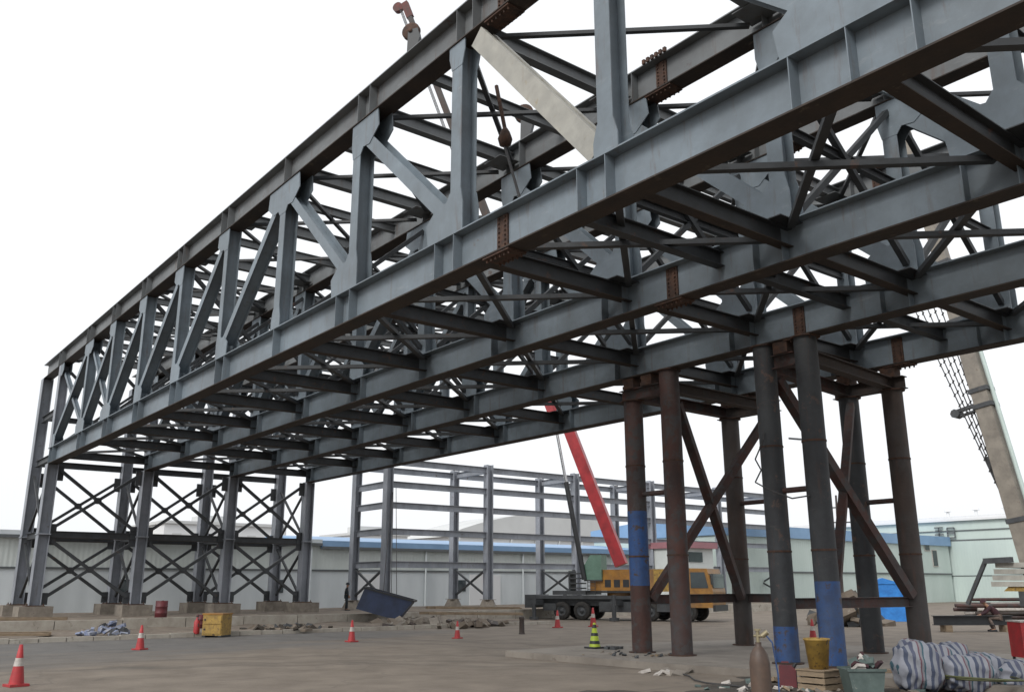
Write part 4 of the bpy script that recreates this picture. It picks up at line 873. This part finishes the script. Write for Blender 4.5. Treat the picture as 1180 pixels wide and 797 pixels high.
# ------------------------------------------------------------------ people
def figure(name,J,radii,edges,m,parent,sub=2):
    names=list(J); me=bpy.data.meshes.new(name); me.from_pydata([J[n] for n in names],[(names.index(a),names.index(b_)) for a,b_ in edges],[])
    o=bpy.data.objects.new(name,me); COL.objects.link(o); o.parent=parent
    md=o.modifiers.new('Skin','SKIN'); sl=me.skin_vertices[0].data
    for i,n in enumerate(names): r=radii[n]; sl[i].radius=(r,r) if not isinstance(r,tuple) else r
    sl[names.index('pelvis') if 'pelvis' in names else 0].use_root=True
    s=o.modifiers.new('Sub','SUBSURF'); s.levels=sub; s.render_levels=sub
    me.materials.append(m); return o
def person(label,loc,rz,pose,top,bot,hat):
    root=thing('person',label,'person',loc,rz)
    P=pose
    E=[('pelvis','waist'),('waist','chest'),('chest','neck'),('neck','head'),('head','crown')]
    for s in'lr': E+= [('chest','sh'+s),('sh'+s,'el'+s),('el'+s,'wr'+s),('wr'+s,'pm'+s),('pelvis','hp'+s),('hp'+s,'kn'+s),('kn'+s,'an'+s),('an'+s,'to'+s)]
    J=dict(P); Rr=dict(pelvis=.12,waist=.11,chest=.13,neck=.055,head=.09,crown=.07)
    for s in'lr':
        Rr.update({'sh'+s:.06,'el'+s:.042,'wr'+s:.03,'pm'+s:.034,'hp'+s:.085,'kn'+s:.058,'an'+s:.042,'to'+s:.038})
        w=V(J['wr'+s]); p=V(J['pm'+s]); d=(p-w).normalized(); sd=d.cross(V((0,1,.3))).normalized(); nn=sd.cross(d)
        for fi,(o,l) in enumerate(((-.03,.065),(-.01,.075),(.01,.07),(.03,.055))):
            a='f%d%s'%(fi,s); b_='g%d%s'%(fi,s); J[a]=tuple(p+sd*o+d*.03); J[b_]=tuple(p+sd*o*1.1+d*(.03+l)+nn*.02); Rr[a]=.010; Rr[b_]=.008; E+= [('pm'+s,a),(a,b_)]
        J['t'+s]=tuple(w+(p-w)*.5+sd*.055); J['u'+s]=tuple(p+sd*.07+d*.01); Rr['t'+s]=.011; Rr['u'+s]=.009; E+=[('wr'+s,'t'+s),('t'+s,'u'+s)]
    figure('body',J,Rr,E,M['skin'],root)
    g=1.35
    Jt={k:P[k] for k in('pelvis','waist','chest','shl','shr','ell','elr','wrl','wrr')}
    Jt['wrl']=tuple(V(P['ell'])+(V(P['wrl'])-V(P['ell']))*.93); Jt['wrr']=tuple(V(P['elr'])+(V(P['wrr'])-V(P['elr']))*.93)
    figure('jacket',Jt,dict(pelvis=.165,waist=.155,chest=.17,shl=.085,shr=.085,ell=.065,elr=.065,wrl=.05,wrr=.05),[('pelvis','waist'),('waist','chest'),('chest','shl'),('chest','shr'),('shl','ell'),('shr','elr'),('ell','wrl'),('elr','wrr')],top,root)
    Jb={k:P[k] for k in('pelvis','hpl','hpr','knl','knr','anl','anr')}
    figure('trousers',Jb,dict(pelvis=.14,hpl=.115,hpr=.115,knl=.08,knr=.08,anl=.06,anr=.06),[('pelvis','hpl'),('pelvis','hpr'),('hpl','knl'),('hpr','knr'),('knl','anl'),('knr','anr')],bot,root)
    for s in'lr':
        c=MB(); a=V(P['an'+s]); t_=V(P['to'+s]); c.bar((a.x-.05*(t_.x-a.x)/.15,a.y,.045),(t_.x+.05,t_.y,.035),.1,.09,w2=.09,h2=.06); c.build('shoe',M['black'],root)
    h=V(P['head']); cr=V(P['crown']); d=(cr-h).normalized(); hm=MB(); hm.lathe((0,0,0),[(.155,0),(.13,.01),(.125,.06),(.10,.11),(.05,.14),(0,.15)],n=18); o=hm.build('helmet',hat,root)
    o.location=h+d*.045; o.rotation_euler=d.to_track_quat('Z','Y').to_euler()
    fx=MB(); f=V((1,0,0)); fc=h+f*.085
    fx.tube(fc+V((0,-.032,.01)),fc+V((.008,-.032,.01)),.012,n=8); fx.tube(fc+V((0,.032,.01)),fc+V((.008,.032,.01)),.012,n=8); fx.build('eyes',M['black'],root)
    fx=MB(); fx.bar(fc+V((-.01,0,.0)),fc+V((.03,0,-.025)),.025,.03); fx.bar(fc+V((-.004,-.022,-.055)),fc+V((-.004,.022,-.055)),.012,.01); fx.build('nose_and_mouth',M['skin'],root)
    return root
stand=dict(pelvis=(0,0,.95),waist=(.01,0,1.12),chest=(.03,0,1.36),neck=(.04,0,1.5),head=(.06,0,1.60),crown=(.06,0,1.70),
  shl=(.03,.18,1.42),ell=(.0,.24,1.15),wrl=(.12,.22,.93),pml=(.15,.22,.86),shr=(.03,-.18,1.42),elr=(.02,-.24,1.14),wrr=(.16,-.2,.94),pmr=(.2,-.19,.87),
  hpl=(0,.1,.9),knl=(.03,.12,.5),anl=(-.02,.12,.09),tol=(.15,.14,.04),hpr=(0,-.1,.9),knr=(.06,-.12,.5),anr=(.08,-.13,.09),tor=(.25,-.14,.04))
person('person in dark work clothes standing left of the blue skip',(-44.9,19.3,PADZ),rad(60),stand,M['cloth_d'],M['cloth_d'],M['cloth_d'])
crouch=dict(pelvis=(-.22,0,.62),waist=(-.12,0,.76),chest=(.10,0,.93),neck=(.20,0,1.05),head=(.27,0,1.13),crown=(.30,0,1.22),
  shl=(.10,.18,.98),ell=(.28,.22,.76),wrl=(.48,.14,.66),pml=(.55,.12,.63),shr=(.10,-.18,.98),elr=(.30,-.22,.74),wrr=(.50,-.12,.62),pmr=(.56,-.10,.58),
  hpl=(-.20,.1,.58),knl=(.20,.16,.55),anl=(.0,.14,.10),tol=(.17,.16,.04),hpr=(-.20,-.1,.58),knr=(.22,-.16,.52),anr=(.02,-.15,.10),tor=(.19,-.17,.04))
r=person('crouching worker in maroon jacket and patterned trousers beside the right crane',(-9.7,33.3,0),rad(215),crouch,M['maroon'],M['camo'],M['maroon']); r.scale=(1.1,1.1,1.1)
r.location=(-9.8,33.7,0)
# ------------------------------------------------------------------ world, sun, camera
w=bpy.data.worlds.new('World'); sc.world=w; w.use_nodes=True; N=w.node_tree.nodes; L=w.node_tree.links; bg=N['Background']
sky=N.new('ShaderNodeTexSky'); sky.sky_type='NISHITA'; sky.sun_disc=False; sky.sun_elevation=rad(40); sky.sun_rotation=rad(165); sky.dust_density=6; sky.air_density=1.5; sky.ozone_density=1
hs=N.new('ShaderNodeHueSaturation'); hs.inputs['Saturation'].default_value=.12; L.new(sky.outputs[0],hs.inputs['Color'])
mx=N.new('ShaderNodeMix'); mx.data_type='RGBA'; mx.inputs[0].default_value=.72; mx.inputs[7].default_value=(12.6,12.9,13.3,1)   # cloud deck
L.new(hs.outputs[0],mx.inputs[6]); L.new(mx.outputs[2],bg.inputs[0]); bg.inputs[1].default_value=.104
sun=bpy.data.lights.new('Sun','SUN'); sun.energy=1.8; sun.angle=rad(20); sun.color=(1,.97,.92); so=bpy.data.objects.new('sun',sun); COL.objects.link(so)
az=rad(165); el=rad(40); sd=V((math.sin(az)*math.cos(el),math.cos(az)*math.cos(el),math.sin(el))); so.rotation_euler=sd.to_track_quat('Z','Y').to_euler(); so.location=(0,-40,60)
cam=bpy.data.cameras.new('Camera'); co=bpy.data.objects.new('camera',cam); COL.objects.link(co); sc.camera=co
yaw,pitch,roll=-.90340737,.26260489,-.00233662
f=V((math.sin(yaw)*math.cos(pitch),math.cos(yaw)*math.cos(pitch),math.sin(pitch))); r=V((math.cos(yaw),-math.sin(yaw),0)); u=r.cross(f)
r2=r*math.cos(roll)+u*math.sin(roll); u2=-r*math.sin(roll)+u*math.cos(roll)
co.matrix_world=Matrix(((r2.x,u2.x,-f.x,9.97705),(r2.y,u2.y,-f.y,-9.90317),(r2.z,u2.z,-f.z,2.1),(0,0,0,1)))
cam.sensor_width=36; cam.lens=1023.2875/1180*36; cam.clip_end=3000; cam.clip_start=.1
sc.view_settings.view_transform='Standard'; sc.view_settings.look='None'; sc.view_settings.exposure=0; sc.view_settings.gamma=1
sc.render.resolution_x=1024; sc.render.resolution_y=691
